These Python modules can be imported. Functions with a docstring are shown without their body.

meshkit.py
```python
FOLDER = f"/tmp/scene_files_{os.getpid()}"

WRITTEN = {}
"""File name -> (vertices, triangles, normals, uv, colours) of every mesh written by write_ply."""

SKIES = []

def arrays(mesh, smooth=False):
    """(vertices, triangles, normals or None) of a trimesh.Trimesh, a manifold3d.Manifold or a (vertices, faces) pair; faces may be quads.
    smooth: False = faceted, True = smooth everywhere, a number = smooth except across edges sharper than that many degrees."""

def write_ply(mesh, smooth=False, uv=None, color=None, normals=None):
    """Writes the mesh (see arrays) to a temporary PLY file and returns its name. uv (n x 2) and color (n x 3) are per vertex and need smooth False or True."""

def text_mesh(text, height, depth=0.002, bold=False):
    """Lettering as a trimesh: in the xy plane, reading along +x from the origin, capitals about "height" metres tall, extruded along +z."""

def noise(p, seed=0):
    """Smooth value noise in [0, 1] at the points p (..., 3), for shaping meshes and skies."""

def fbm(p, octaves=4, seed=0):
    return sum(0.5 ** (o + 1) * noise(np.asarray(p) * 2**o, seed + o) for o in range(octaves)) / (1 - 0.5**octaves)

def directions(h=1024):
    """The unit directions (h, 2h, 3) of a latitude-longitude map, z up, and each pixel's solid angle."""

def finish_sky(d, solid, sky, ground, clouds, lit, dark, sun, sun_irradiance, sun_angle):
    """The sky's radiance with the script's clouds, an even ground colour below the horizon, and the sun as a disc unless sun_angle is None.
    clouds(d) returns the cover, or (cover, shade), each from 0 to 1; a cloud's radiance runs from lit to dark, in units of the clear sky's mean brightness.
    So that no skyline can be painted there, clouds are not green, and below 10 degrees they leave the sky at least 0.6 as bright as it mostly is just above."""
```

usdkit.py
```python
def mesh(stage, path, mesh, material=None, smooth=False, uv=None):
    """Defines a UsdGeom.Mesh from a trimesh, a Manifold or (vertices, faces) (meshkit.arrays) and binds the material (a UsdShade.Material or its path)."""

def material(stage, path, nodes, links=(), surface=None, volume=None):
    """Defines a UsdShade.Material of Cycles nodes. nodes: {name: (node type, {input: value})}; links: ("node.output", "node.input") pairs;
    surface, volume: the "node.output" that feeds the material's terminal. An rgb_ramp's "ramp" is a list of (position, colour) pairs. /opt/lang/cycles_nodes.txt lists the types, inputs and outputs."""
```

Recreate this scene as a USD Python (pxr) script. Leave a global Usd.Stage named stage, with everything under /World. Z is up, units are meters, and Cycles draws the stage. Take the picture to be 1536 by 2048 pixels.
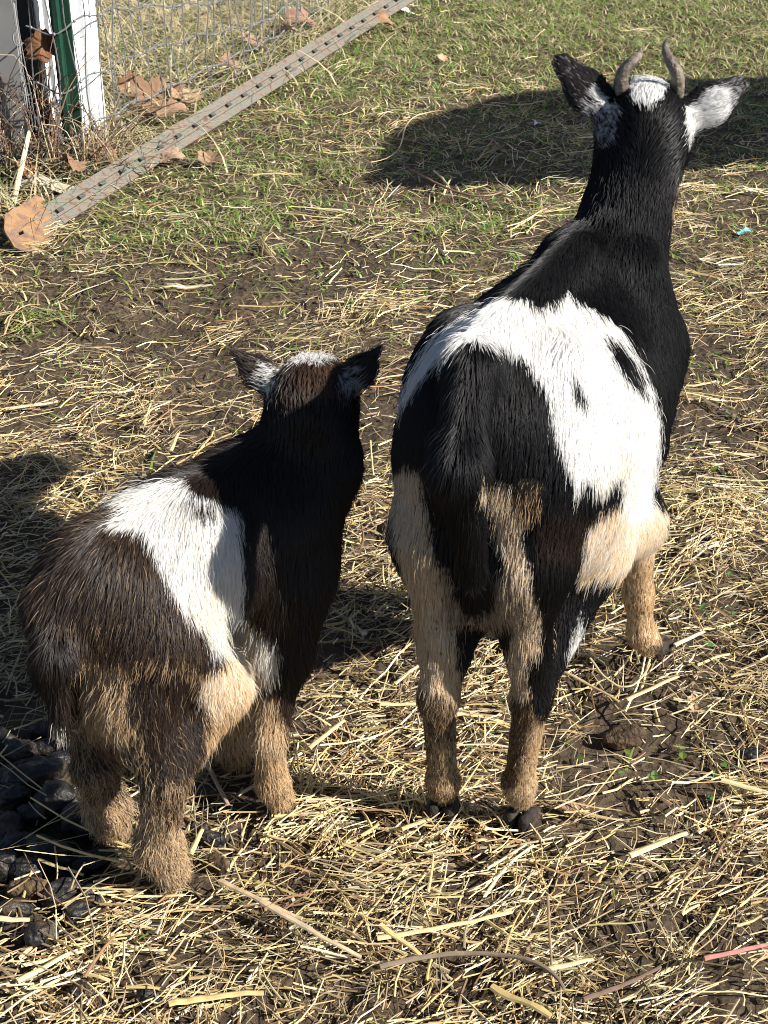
import math, random
import numpy as np, trimesh, usdkit, meshkit, manifold3d
from pxr import Usd, UsdGeom, UsdLux, UsdShade, Gf, Sdf, Vt

stage = Usd.Stage.CreateInMemory()
UsdGeom.SetStageUpAxis(stage, UsdGeom.Tokens.z)
UsdGeom.SetStageMetersPerUnit(stage, 1.0)
UsdGeom.Xform.Define(stage, '/World')
UsdGeom.Scope.Define(stage, '/World/Looks')

# ------------------------------------------------------------------ camera, sky, sun, exposure
CAM_H, PITCH, FPX, CX, CY = 1.10, math.radians(32.0), 3076.0, 768.0, 1024.0
cam = UsdGeom.Camera.Define(stage, '/World/camera')
cam.CreateHorizontalApertureAttr(24.0)
cam.CreateVerticalApertureAttr(32.0)
cam.CreateFocalLengthAttr(FPX / 1536.0 * 24.0)
cam.CreateClippingRangeAttr(Gf.Vec2f(0.05, 1000.0))
cam.CreateExposureAttr(1.25)
cam.AddTranslateOp().Set(Gf.Vec3d(0, 0, CAM_H))
cam.AddRotateXOp().Set(90.0 - math.degrees(PITCH))

SUN_EL = math.radians(35.0)
SUN_H = np.array([0.927, -0.375]); SUN_H /= np.linalg.norm(SUN_H)
SUN = np.array([SUN_H[0] * math.cos(SUN_EL), SUN_H[1] * math.cos(SUN_EL), math.sin(SUN_EL)])
SUN_ROT = math.atan2(SUN[0], SUN[1])
dome = UsdLux.DomeLight.Define(stage, '/World/sky')
dome.GetPrim().SetCustomDataByKey('kind', 'structure')
sky_mat = usdkit.material(stage, '/World/Looks/sky_air', {
    'sky': ('sky_texture', {'sky_type': 'single_scattering', 'sun_disc': False, 'sun_elevation': SUN_EL, 'sun_rotation': SUN_ROT, 'air_density': 0.75, 'aerosol_density': 0.4, 'altitude': 300.0}),
    'bg': ('background_shader', {'strength': 0.05})}, [('sky.color', 'bg.color')], surface='bg.background')
UsdShade.MaterialBindingAPI.Apply(dome.GetPrim()).Bind(sky_mat)
sun = UsdLux.DistantLight.Define(stage, '/World/sun')
sun.CreateNormalizeAttr(True)
sun.CreateIntensityAttr(1.25)
sun.CreateAngleAttr(0.5)
sun.CreateColorAttr(Gf.Vec3f(1.0, 0.95, 0.87))
_z = SUN / np.linalg.norm(SUN)
_x = np.cross([0, 0, 1.0], _z); _x /= np.linalg.norm(_x)
_y = np.cross(_z, _x)
sun.AddTransformOp().Set(Gf.Matrix4d(*_x, 0, *_y, 0, *_z, 0, 0, 0, 0, 1))

# ------------------------------------------------------------------ helpers
cp, sp = math.cos(PITCH), math.sin(PITCH)
CAM = np.array([0, 0, CAM_H])

def P(px, py, Y):
    """the point on the picture ray through (px, py) that is Y metres ahead"""
    u, v = (px - CX) / FPX, (py - CY) / FPX
    D = Y / (cp - v * sp)
    return np.array([u * D, Y, CAM_H - D * (sp + v * cp)])

def GP(px, py, z=0.0):
    """the ground point under a picture point"""
    u, v = (px - CX) / FPX, (py - CY) / FPX
    D = (CAM_H - z) / (sp + v * cp)
    return np.array([u * D, D * (cp - v * sp), z])

def proj(p):
    p = np.asarray(p, float)
    d = p - CAM
    D = d[..., 1] * cp - d[..., 2] * sp
    up = d[..., 1] * sp + d[..., 2] * cp
    return np.stack([CX + FPX * d[..., 0] / D, CY - FPX * up / D], -1)

_used = {}
def numbered(path):
    n = _used.get(path, 0); _used[path] = n + 1
    return path if n == 0 else f'{path}_{n:03d}'

def tag(prim, label=None, cat=None, group=None, kind=None):
    p = prim.GetPrim() if hasattr(prim, 'GetPrim') else prim
    for k, v in (('label', label), ('category', cat), ('group', group), ('kind', kind)):
        if v: p.SetCustomDataByKey(k, v)
    return p

def thing(name, label, cat, loc=(0, 0, 0), group=None):
    x = UsdGeom.Xform.Define(stage, numbered('/World/' + name))
    x.AddTranslateOp().Set(Gf.Vec3d(*map(float, loc)))
    tag(x, label, cat, group)
    return x

def put(name, mesh, mat, parent=None, tint=None, smooth=False, origin=None):
    """one Mesh prim under parent (or /World); world coordinates are made relative to origin"""
    path = numbered((str(parent.GetPath()) if parent is not None else '/World') + '/' + name)
    if origin is None and parent is not None:
        origin = np.array(UsdGeom.XformCache().GetLocalToWorldTransform(parent.GetPrim()).ExtractTranslation())
    if hasattr(mesh, 'to_mesh'):
        mm = mesh.to_mesh(); v, f = np.array(mm.vert_properties[:, :3], float), np.array(mm.tri_verts)
    elif isinstance(mesh, tuple): v, f = np.asarray(mesh[0], float), np.asarray(mesh[1])
    else: v, f = np.array(mesh.vertices), np.array(mesh.faces)
    if origin is not None: v = v - np.asarray(origin)
    m = usdkit.mesh(stage, path, (v, f), mat, smooth=True if tint is not None and smooth else (False if tint is not None else smooth))
    if tint is not None:
        UsdGeom.PrimvarsAPI(m).CreatePrimvar('tint', Sdf.ValueTypeNames.Color3fArray, 'vertex').Set(Vt.Vec3fArray.FromNumpy(np.ascontiguousarray(tint, np.float32)))
    return m

def cat_mesh(ms):
    return trimesh.util.concatenate(ms)

def tube(points, radii, sides=6, cap=True):
    p = np.asarray(points, float); n = len(p)
    r = np.broadcast_to(np.asarray(radii, float), (n,))
    t = np.gradient(p, axis=0); t /= np.linalg.norm(t, axis=1, keepdims=True) + 1e-12
    a = np.cross(t[0], [0, 0, 1.0] if abs(t[0, 2]) < .9 else [1.0, 0, 0]); a /= np.linalg.norm(a)
    fr = []
    for i in range(n):
        a = a - t[i] * a.dot(t[i]); a /= np.linalg.norm(a) + 1e-12
        fr.append((a, np.cross(t[i], a)))
    ang = np.arange(sides) * 2 * np.pi / sides
    v = np.vstack([p[i] + r[i] * (np.cos(ang)[:, None] * fr[i][0] + np.sin(ang)[:, None] * fr[i][1]) for i in range(n)])
    f = []
    for i in range(n - 1):
        for j in range(sides):
            q = (i * sides + j, i * sides + (j + 1) % sides, (i + 1) * sides + (j + 1) % sides, (i + 1) * sides + j)
            f += [(q[0], q[1], q[2]), (q[0], q[2], q[3])]
    if cap:
        for j in range(1, sides - 1):
            f.append((0, j + 1, j)); b = (n - 1) * sides; f.append((b, b + j, b + j + 1))
    return trimesh.Trimesh(v, np.array(f), process=False)

def spline(pts, n=24):
    from scipy.interpolate import CubicSpline
    pts = np.asarray(pts, float)
    s = np.r_[0, np.cumsum(np.linalg.norm(np.diff(pts, axis=0), axis=1))]
    return CubicSpline(s, pts)(np.linspace(0, s[-1], n))

def box(lo, hi):
    m = trimesh.creation.box(np.subtract(hi, lo)); m.apply_translation(np.add(lo, hi) / 2); return m

def inside(poly, pts):
    from matplotlib.path import Path
    return Path(poly).contains_points(pts)

def inside(poly, pts):
    x, y = pts[:, 0], pts[:, 1]; poly = np.asarray(poly, float)
    c = np.zeros(len(pts), bool); j = len(poly) - 1
    for i in range(len(poly)):
        xi, yi = poly[i]; xj, yj = poly[j]
        c ^= ((yi > y) != (yj > y)) & (x < (xj - xi) * (y - yi) / (yj - yi + 1e-12) + xi)
        j = i
    return c

def vnoise(p, scale, seed=0, octaves=3):
    return meshkit.fbm(np.asarray(p) * scale + 100.0, octaves, seed)
# ------------------------------------------------------------------ materials
def mat_tint(name, rough=0.6, spec=0.3, trans=0.0, bump=0.0, bscale=200.0):
    n = {'a': ('attribute', {'attribute': 'tint'}), 'p': ('principled_bsdf', {'roughness': rough, 'specular_ior_level': spec})}
    l = [('a.color', 'p.base_color')]
    s = 'p.BSDF'
    if bump:
        n |= {'g': ('geometry', {}), 'nz': ('noise_texture', {'scale': bscale, 'detail': 4.0}), 'b': ('bump', {'strength': bump, 'distance': 0.004})}
        l += [('g.position', 'nz.vector'), ('nz.fac', 'b.height'), ('b.normal', 'p.normal')]
    if trans:
        n |= {'t': ('translucent_bsdf', {}), 'm': ('mix_closure', {'fac': trans})}
        l += [('a.color', 't.color'), ('p.BSDF', 'm.closure1'), ('t.BSDF', 'm.closure2')]
        s = 'm.closure'
    return usdkit.material(stage, '/World/Looks/' + name, n, l, surface=s)

def mat_noise(name, ramp, scale=10.0, detail=6.0, rough=0.6, spec=0.4, metal=0.0, bump=0.3, bscale=None, bdist=0.003, fine=None):
    n = {'g': ('geometry', {}), 'nz': ('noise_texture', {'scale': scale, 'detail': detail, 'roughness': 0.6}),
         'r': ('rgb_ramp', {'ramp': ramp}), 'p': ('principled_bsdf', {'roughness': rough, 'specular_ior_level': spec, 'metallic': metal}),
         'n2': ('noise_texture', {'scale': bscale or scale * 6, 'detail': 5.0}), 'b': ('bump', {'strength': bump, 'distance': bdist})}
    l = [('g.position', 'nz.vector'), ('g.position', 'n2.vector'), ('nz.fac', 'r.fac'), ('r.color', 'p.base_color'), ('n2.fac', 'b.height'), ('b.normal', 'p.normal')]
    return usdkit.material(stage, '/World/Looks/' + name, n, l, surface='p.BSDF')

M = {}
M['straw'] = mat_tint('straw', 0.42, 0.45, 0.18)
M['grass'] = mat_tint('grass', 0.5, 0.4, 0.3)
M['leaf'] = mat_tint('dead_leaf', 0.6, 0.3, 0.25, bump=0.4, bscale=120)
M['skin'] = mat_tint('skin', 0.8, 0.1)
M['hair'] = usdkit.material(stage, '/World/Looks/hair', {
    'a': ('attribute', {'attribute': 'tint'}),
    'p': ('principled_bsdf', {'roughness': 0.55, 'specular_ior_level': 0.06}),
    'h': ('hair_bsdf', {'component': 'reflection', 'offset': -0.06, 'roughness_u': 0.12, 'roughness_v': 0.4, 'color': (0.6, 0.6, 0.62)}),
    't': ('translucent_bsdf', {}), 'm': ('mix_closure', {'fac': 0.34}), 'm2': ('mix_closure', {'fac': 0.035})},
    [('a.color', 'p.base_color'), ('a.color', 't.color'), ('p.BSDF', 'm.closure1'), ('t.BSDF', 'm.closure2'), ('m.closure', 'm2.closure1'), ('h.BSDF', 'm2.closure2')], surface='m2.closure')
M['soil'] = usdkit.material(stage, '/World/Looks/soil', {
    'g': ('geometry', {}), 'n1': ('noise_texture', {'scale': 7.0, 'detail': 8.0, 'roughness': 0.65}), 'n2': ('noise_texture', {'scale': 150.0, 'detail': 6.0, 'roughness': 0.7}),
    'v': ('voronoi_texture', {'scale': 90.0}),
    'r': ('rgb_ramp', {'ramp': [(0.25, (0.020, 0.013, 0.007)), (0.5, (0.058, 0.039, 0.022)), (0.62, (0.11, 0.077, 0.045)), (0.8, (0.16, 0.115, 0.07))]}),
    'mx': ('mix_color', {'blend_type': 'mix', 'fac': 0.45}), 'h': ('math', {'math_type': 'add'}),
    'p': ('principled_bsdf', {'roughness': 0.75, 'specular_ior_level': 0.35}), 'b': ('bump', {'strength': 0.9, 'distance': 0.006})},
    [('g.position', 'n1.vector'), ('g.position', 'n2.vector'), ('g.position', 'v.vector'), ('n1.color', 'mx.a'), ('n2.color', 'mx.b'), ('mx.result', 'r.fac'), ('r.color', 'p.base_color'),
     ('n2.fac', 'h.value1'), ('v.distance', 'h.value2'), ('h.value', 'b.height'), ('b.normal', 'p.normal')], surface='p.BSDF')
M['hoof'] = mat_noise('hoof', [(0.3, (0.012, 0.010, 0.009)), (0.55, (0.028, 0.022, 0.018)), (0.7, (0.075, 0.055, 0.036))], 60, rough=0.8, spec=0.2, bump=0.7, bscale=220)
M['horn'] = mat_noise('horn', [(0.36, (0.022, 0.016, 0.013)), (0.5, (0.085, 0.066, 0.05)), (0.68, (0.19, 0.16, 0.125))], 60, rough=0.55, bump=0.9, bscale=190)
M['stud'] = mat_noise('stud_paint', [(0.3, (0.035, 0.035, 0.03)), (0.6, (0.06, 0.065, 0.055)), (0.8, (0.12, 0.08, 0.06))], 60, rough=0.7, bump=0.4)
M['eye'] = usdkit.material(stage, '/World/Looks/eye', {'p': ('principled_bsdf', {'base_color': (0.02, 0.012, 0.006), 'roughness': 0.08})}, surface='p.BSDF')
M['dung'] = mat_noise('dung', [(0.3, (0.006, 0.0055, 0.005)), (0.52, (0.013, 0.011, 0.010)), (0.66, (0.05, 0.037, 0.025)), (0.8, (0.10, 0.075, 0.05))], 42, rough=0.5, spec=0.4, bump=0.8, bscale=190, bdist=0.004)
M['dung_brown'] = mat_noise('dung_brown', [(0.3, (0.018, 0.012, 0.008)), (0.5, (0.06, 0.038, 0.02)), (0.75, (0.16, 0.105, 0.055))], 45, rough=0.75, spec=0.25, bump=1.0, bscale=160, bdist=0.006)
M['white_paint'] = mat_noise('white_paint', [(0.3, (0.70, 0.71, 0.73)), (0.7, (0.80, 0.81, 0.82))], 6, rough=0.4, bump=0.05)
M['grey_paint'] = mat_noise('grey_paint', [(0.3, (0.19, 0.19, 0.185)), (0.5, (0.22, 0.22, 0.213)), (0.75, (0.25, 0.247, 0.24))], 9, rough=0.5, bump=0.08)
M['dark_trim'] = mat_noise('dark_trim', [(0.3, (0.02, 0.02, 0.022)), (0.7, (0.04, 0.04, 0.043))], 20, rough=0.45, bump=0.1)
M['green_paint'] = mat_noise('green_paint', [(0.3, (0.008, 0.030, 0.020)), (0.62, (0.013, 0.050, 0.031)), (0.8, (0.04, 0.085, 0.06))], 28, rough=0.4, bump=0.15)
M['wire'] = mat_noise('galvanised_wire', [(0.3, (0.10, 0.10, 0.105)), (0.7, (0.24, 0.245, 0.25))], 80, rough=0.5, metal=0.4, bump=0.1)
M['rust_green'] = mat_noise('rusty_green_paint', [(0.33, (0.085, 0.055, 0.040)), (0.44, (0.15, 0.112, 0.085)), (0.52, (0.145, 0.13, 0.108)), (0.62, (0.095, 0.115, 0.095)), (0.74, (0.18, 0.13, 0.095))], 52, detail=8, rough=0.7, bump=0.6, bscale=220)
M['rust'] = mat_noise('rust', [(0.3, (0.09, 0.055, 0.042)), (0.43, (0.15, 0.095, 0.062)), (0.55, (0.25, 0.135, 0.058)), (0.66, (0.19, 0.14, 0.095))], 40, detail=8, rough=0.75, bump=0.6, bscale=220)
M['hole'] = mat_noise('dark_gap', [(0.3, (0.012, 0.012, 0.012)), (0.7, (0.03, 0.025, 0.02))], 60, rough=0.9, bump=0.2)
M['bark'] = mat_noise('bark', [(0.3, (0.05, 0.04, 0.03)), (0.6, (0.14, 0.11, 0.085))], 12, rough=0.9, bump=1.0, bscale=40, bdist=0.03)
M['plastic_teal'] = mat_noise('teal_plastic', [(0.3, (0.10, 0.42, 0.42)), (0.7, (0.22, 0.58, 0.55))], 60, rough=0.4, bump=0.2)
M['plastic_white'] = mat_noise('white_plastic', [(0.3, (0.62, 0.64, 0.66)), (0.7, (0.80, 0.81, 0.82))], 40, rough=0.45, bump=0.3)
# ------------------------------------------------------------------ the ground, to the horizon
FEET = [GP(887, 1640), GP(1050, 1652), GP(1311, 1318), GP(345, 1775), GP(228, 1680), GP(566, 1630), GP(476, 1540)]

def gz(x, y):
    p = np.stack([x, y, 0 * x], -1)
    h = (vnoise(p, 2.2, 3, 2) - 0.5) * 0.030 + (vnoise(p, 9.0, 5, 3) - 0.5) * 0.020 + (vnoise(p, 38.0, 9, 3) - 0.5) * 0.013
    for q in FEET:
        w = np.exp(-((x - q[0]) ** 2 + (y - q[1]) ** 2) / (2 * 0.05 ** 2))
        h = h * (1 - w) - 0.002 * w
    edge = np.clip((4.9 - y) / 0.6, 0, 1) * np.clip((y - 0.2) / 0.2, 0, 1) * np.clip((1.9 - np.abs(x)) / 0.4, 0, 1)
    return h * edge

def ground_mesh():
    nx, ny = 400, 520
    xs, ys = np.linspace(-1.9, 1.9, nx), np.linspace(0.2, 5.0, ny)
    X, Y = np.meshgrid(xs, ys, indexing='ij')
    v = [np.stack([X.ravel(), Y.ravel(), gz(X.ravel(), Y.ravel())], 1)]
    i, j = np.meshgrid(np.arange(nx - 1), np.arange(ny - 1), indexing='ij')
    a = (i * ny + j).ravel()
    f = [np.vstack([np.stack([a, a + ny, a + ny + 1], 1), np.stack([a, a + ny + 1, a + 1], 1)])]
    R, n = 400.0, nx * ny
    v.append(np.array([[-R, -R, 0], [R, -R, 0], [R, R, 0], [-R, R, 0], [-1.9, 0.2, 0], [1.9, 0.2, 0], [1.9, 5.0, 0], [-1.9, 5.0, 0]], float))
    o = []
    for k in range(4):
        l = (k + 1) % 4
        o += [(n + k, n + l, n + 4 + l), (n + k, n + 4 + l, n + 4 + k)]
    f.append(np.array(o))
    return np.vstack(v), np.vstack(f)

gr = put('ground', ground_mesh(), M['soil'], smooth=True)
tag(gr, 'brown trodden soil of the animal pen', 'ground', kind='structure')

# ------------------------------------------------------------------ straw, hay and grass lying on it
rng = np.random.default_rng(11)
Q = [GP(-90, 2130)[:2], GP(1626, 2130)[:2], GP(1640, -60)[:2], GP(-110, -60)[:2]]

def blob(pts, cx, cy, rx, ry):
    """1 in the middle of an oval patch of ground given by where the photograph shows it, 0 outside"""
    q = proj(np.column_stack([pts, np.zeros(len(pts))]))
    return np.exp(-(((q[:, 0] - cx) / rx) ** 2 + ((q[:, 1] - cy) / ry) ** 2))

def sample_ground(n):
    out = []
    while sum(map(len, out)) < n:
        y = rng.uniform(Q[0][1], Q[2][1], n)
        x = rng.uniform(-1.35, 1.35, n)
        half = 0.38 + (y - Q[0][1]) * (1.24 - 0.38) / (Q[2][1] - Q[0][1]) + 0.06
        k = np.abs(x) < half
        out.append(np.stack([x[k], y[k]], 1))
    return np.vstack(out)[:n]

MUD = [(470, 520, 180, 70), (170, 640, 260, 90), (420, 600, 260, 80), (640, 500, 90, 40), (1290, 1600, 130, 40), (1480, 1500, 110, 60), (840, 400, 200, 30), (720, 380, 120, 35), (1180, 1690, 120, 50), (60, 1650, 150, 190), (1460, 2030, 90, 40)]
GREEN = [(900, 60, 520, 110), (1330, 60, 330, 90), (600, 150, 120, 60), (1480, 130, 150, 90), (560, 330, 90, 40), (440, 440, 130, 60), (270, 470, 120, 40), (960, 460, 120, 40), (1180, 30, 300, 60), (60, 640, 60, 40), (640, 350, 60, 20)]
WEED = [(1430, 1500, 60, 40), (1300, 1530, 140, 40), (1400, 1600, 100, 30), (1440, 1210, 60, 60), (1380, 940, 60, 60), (600, 200, 60, 40), (330, 430, 110, 60), (230, 440, 60, 30), (700, 130, 120, 40), (1480, 780, 50, 60), (980, 440, 60, 30)]

def mask(pts, blobs):
    return np.clip(sum(blob(pts, *b) for b in blobs), 0, 1)

PAL = np.array([(0.70, 0.55, 0.28), (0.62, 0.46, 0.20), (0.76, 0.64, 0.37), (0.40, 0.295, 0.15), (0.33, 0.26, 0.16), (0.20, 0.125, 0.06), (0.46, 0.39, 0.27), (0.30, 0.17, 0.09)])
PALW = np.array([.22, .16, .15, .14, .10, .12, .07, .04])

def strips(base, ang, length, width, lift, tilt, bend, col, rings=4, fold=0.35, conform=1.0):
    """many stalks at once: each a folded strip of rings x 3 points that follows the ground"""
    n = len(base)
    s = np.linspace(-0.5, 0.5, rings)[None, :] * length[:, None]
    c = bend[:, None] * (s / length[:, None]) ** 2 * length[:, None]
    dx, dy = np.cos(ang)[:, None], np.sin(ang)[:, None]
    x = base[:, 0:1] + s * dx - c * dy
    y = base[:, 1:2] + s * dy + c * dx
    g0 = gz(x.ravel(), y.ravel()).reshape(x.shape)
    gm = g0.mean(1, keepdims=True)
    z = gm + (g0 - gm) * conform + lift[:, None] + np.abs(s) * 0 + s * tilt[:, None]
    z = np.maximum(z, g0 + 0.0008)
    tx = np.gradient(x, axis=1); ty = np.gradient(y, axis=1)
    l = np.hypot(tx, ty) + 1e-9
    roll = rng.uniform(-0.9, 0.9, n)[:, None]
    wx, wy, wz = -ty / l * np.cos(roll), tx / l * np.cos(roll), np.sin(roll) + 0 * l
    taper = np.linspace(1, 0.75, rings)[None, :]
    w = width[:, None] * 0.5 * taper
    up = width[:, None] * fold
    L = np.stack([x - wx * w, y - wy * w, z - wz * w], -1)
    C = np.stack([x, y, z + up], -1)
    R = np.stack([x + wx * w, y + wy * w, z + wz * w], -1)
    v = np.stack([L, C, R], 2).reshape(n, rings * 3, 3)
    lo = np.minimum(0, (v[:, :, 2] - gz(v[:, :, 0].ravel(), v[:, :, 1].ravel()).reshape(n, -1)).min(1))
    v[:, :, 2] -= lo[:, None] - 0.0006
    f = []
    for i in range(rings - 1):
        for j in (0, 1):
            a = i * 3 + j
            f += [(a, a + 1, a + 4), (a, a + 4, a + 3)]
    f = np.array(f)[None] + (np.arange(n) * rings * 3)[:, None, None]
    t = np.repeat(col[:, None, :], rings * 3, 1)
    t = t * rng.uniform(0.85, 1.1, (n, rings * 3, 1))
    return v.reshape(-1, 3), f.reshape(-1, 3), t.reshape(-1, 3)

def palette(n, w=PALW):
    c = PAL[rng.choice(len(PAL), n, p=w / w.sum())]
    return np.clip(c * rng.normal(1, 0.13, (n, 1)) * rng.normal(1, 0.04, (n, 3)), 0.02, 0.85)

def join(parts):
    v, f, t, n = [], [], [], 0
    for a, b, c in parts:
        v.append(a); f.append(b + n); t.append(c); n += len(a)
    return np.vstack(v), np.vstack(f), np.vstack(t)

def straw_layer(n, lmin, lmax, wmin, wmax, layer, tmax, rings, seed, far=1.0):
    p = sample_ground(n)
    mud, green = mask(p, MUD), mask(p, GREEN)
    clump = vnoise(np.column_stack([p, 0 * p[:, 0]]), 7.0, seed, 3)
    depth = np.clip((p[:, 1] - 1.9) / 1.6, 0, 1)
    pile = np.clip(1.3 * blob(p, 70, 1640, 160, 175), 0, 1)
    keep = (1 - 0.95 * pile) * (1 - 0.70 * mud) * (1 - 0.72 * green * far) * np.clip((clump - 0.38) / 0.18, 0.10, 1) * (1 - 0.76 * depth * far)
    p = p[rng.random(len(p)) < keep]; n = len(p)
    lead = np.arange(n) - np.arange(n) % 6; tied = (vnoise(np.column_stack([p[lead], np.zeros(n)]), 9.0, seed + 60, 2) > .5) & (lmax > .06)
    p = np.where(tied[:, None], p[lead] + rng.normal(0, .011, (n, 2)), p)
    L = lmin + (lmax - lmin) * rng.beta(1.3, 3.2, n); W = wmin + (wmax - wmin) * rng.beta(1.4, 3.0, n)
    ang = np.where(rng.random(n) < .38, rng.normal(0.4, 0.6, n), rng.uniform(0, np.pi, n))
    ang = np.where(tied, ang[lead] + rng.normal(0, .22, n), ang)
    tone = 0.50 + 0.92 * vnoise(np.column_stack([p, np.zeros(n)]), 5.0, 77, 3)[:, None]
    return strips(p, ang, L, W, rng.uniform(0, layer, n) , rng.normal(0, tmax, n), rng.normal(0, 0.15, n), np.clip(palette(n) * tone, .02, .8), rings)

def near_layer(n, *a):
    global sample_ground
    keep = sample_ground
    def close(k):
        p = keep(k * 3); return p[rng.random(len(p)) < np.clip(1.25 - (p[:, 1] - .9) / 1.0, 0, 1)][:k]
    sample_ground = close
    r = straw_layer(n, *a)
    sample_ground = keep
    return r
straw_parts = [straw_layer(60000, .008, .06, .0006, .0020, .006, .06, 3, 21),
               straw_layer(21000, .03, .12, .0007, .0030, .020, .10, 4, 22),
               straw_layer(36000, .008, .05, .0006, .0028, .020, .16, 3, 23),
               straw_layer(3000, .05, .18, .0018, .0050, .018, .06, 5, 24),
               near_layer(17000, .02, .11, .0009, .0040, .028, .10, 4, 25), near_layer(13000, .010, .045, .001, .0040, .026, .14, 3, 26)]
v, f, t = join(straw_parts)
st = put('straw', (v, f), M['straw'], tint=t)
tag(st, 'loose pale yellow straw scattered thickly over the pen floor', 'straw', kind='stuff')

def blades(p, hgt, wid, col, lean, rings=3):
    n = len(p)
    az = rng.uniform(0, 2 * np.pi, n); d = np.stack([np.cos(az), np.sin(az)], 1)
    z0 = gz(p[:, 0], p[:, 1])
    s = np.linspace(0, 1, rings + 1)
    k = rng.uniform(lean[0], lean[1], n)
    off = (k[:, None] * s[None, :] ** 1.6) * hgt[:, None]
    zz = z0[:, None] - 0.001 + hgt[:, None] * (s[None, :] - 0.42 * np.clip(k, 0, 1.2)[:, None] * s[None, :] ** 2)
    zz = np.maximum(zz, z0[:, None] + 0.001 * s[None, :])
    cx = p[:, 0:1] + d[:, 0:1] * off; cy = p[:, 1:2] + d[:, 1:2] * off
    w = wid[:, None] * 0.5 * (1 - s[None, :] ** 1.5 * 0.9)
    sx, sy = -d[:, 1:2] * w, d[:, 0:1] * w
    v = np.stack([np.stack([cx - sx, cy - sy, zz], -1), np.stack([cx + sx, cy + sy, zz], -1)], 2).reshape(n, (rings + 1) * 2, 3)
    f = []
    for i in range(rings):
        a = i * 2; f += [(a, a + 1, a + 3), (a, a + 3, a + 2)]
    f = np.array(f)[None] + (np.arange(n) * (rings + 1) * 2)[:, None, None]
    t = np.repeat(col[:, None, :], (rings + 1) * 2, 1)
    return v.reshape(-1, 3), f.reshape(-1, 3), t.reshape(-1, 3)

def grass_cols(n, green):
    g = np.stack([rng.uniform(.11, .22, n), rng.uniform(.17, .30, n), rng.uniform(.03, .06, n)], 1)
    d = np.array([(.56, .47, .28)]) * rng.uniform(.25, 1.15, (n, 1))
    return np.where((rng.random(n) < green)[:, None], g, d)

gp = sample_ground(150000)
gm = mask(gp, GREEN) * (0.35 + 0.65 * (vnoise(np.column_stack([gp, 0 * gp[:, 0]]), 14.0, 31, 2) > 0.47))
far = np.clip((gp[:, 1] - 2.0) / 1.2, 0, 1)
gp = gp[rng.random(len(gp)) < np.clip(gm * 0.95 + 0.30 * far, 0.012, 1)]
n = len(gp)
v, f, t = join([blades(gp, rng.uniform(.010, .026, n), rng.uniform(.0016, .0042, n), grass_cols(n, 0.54), (0.6, 2.2))])
go = put('grass', (v, f), M['grass'], tint=t)
tag(go, 'short sparse green grass mixed with dry blades across the pen', 'grass', kind='stuff')

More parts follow.
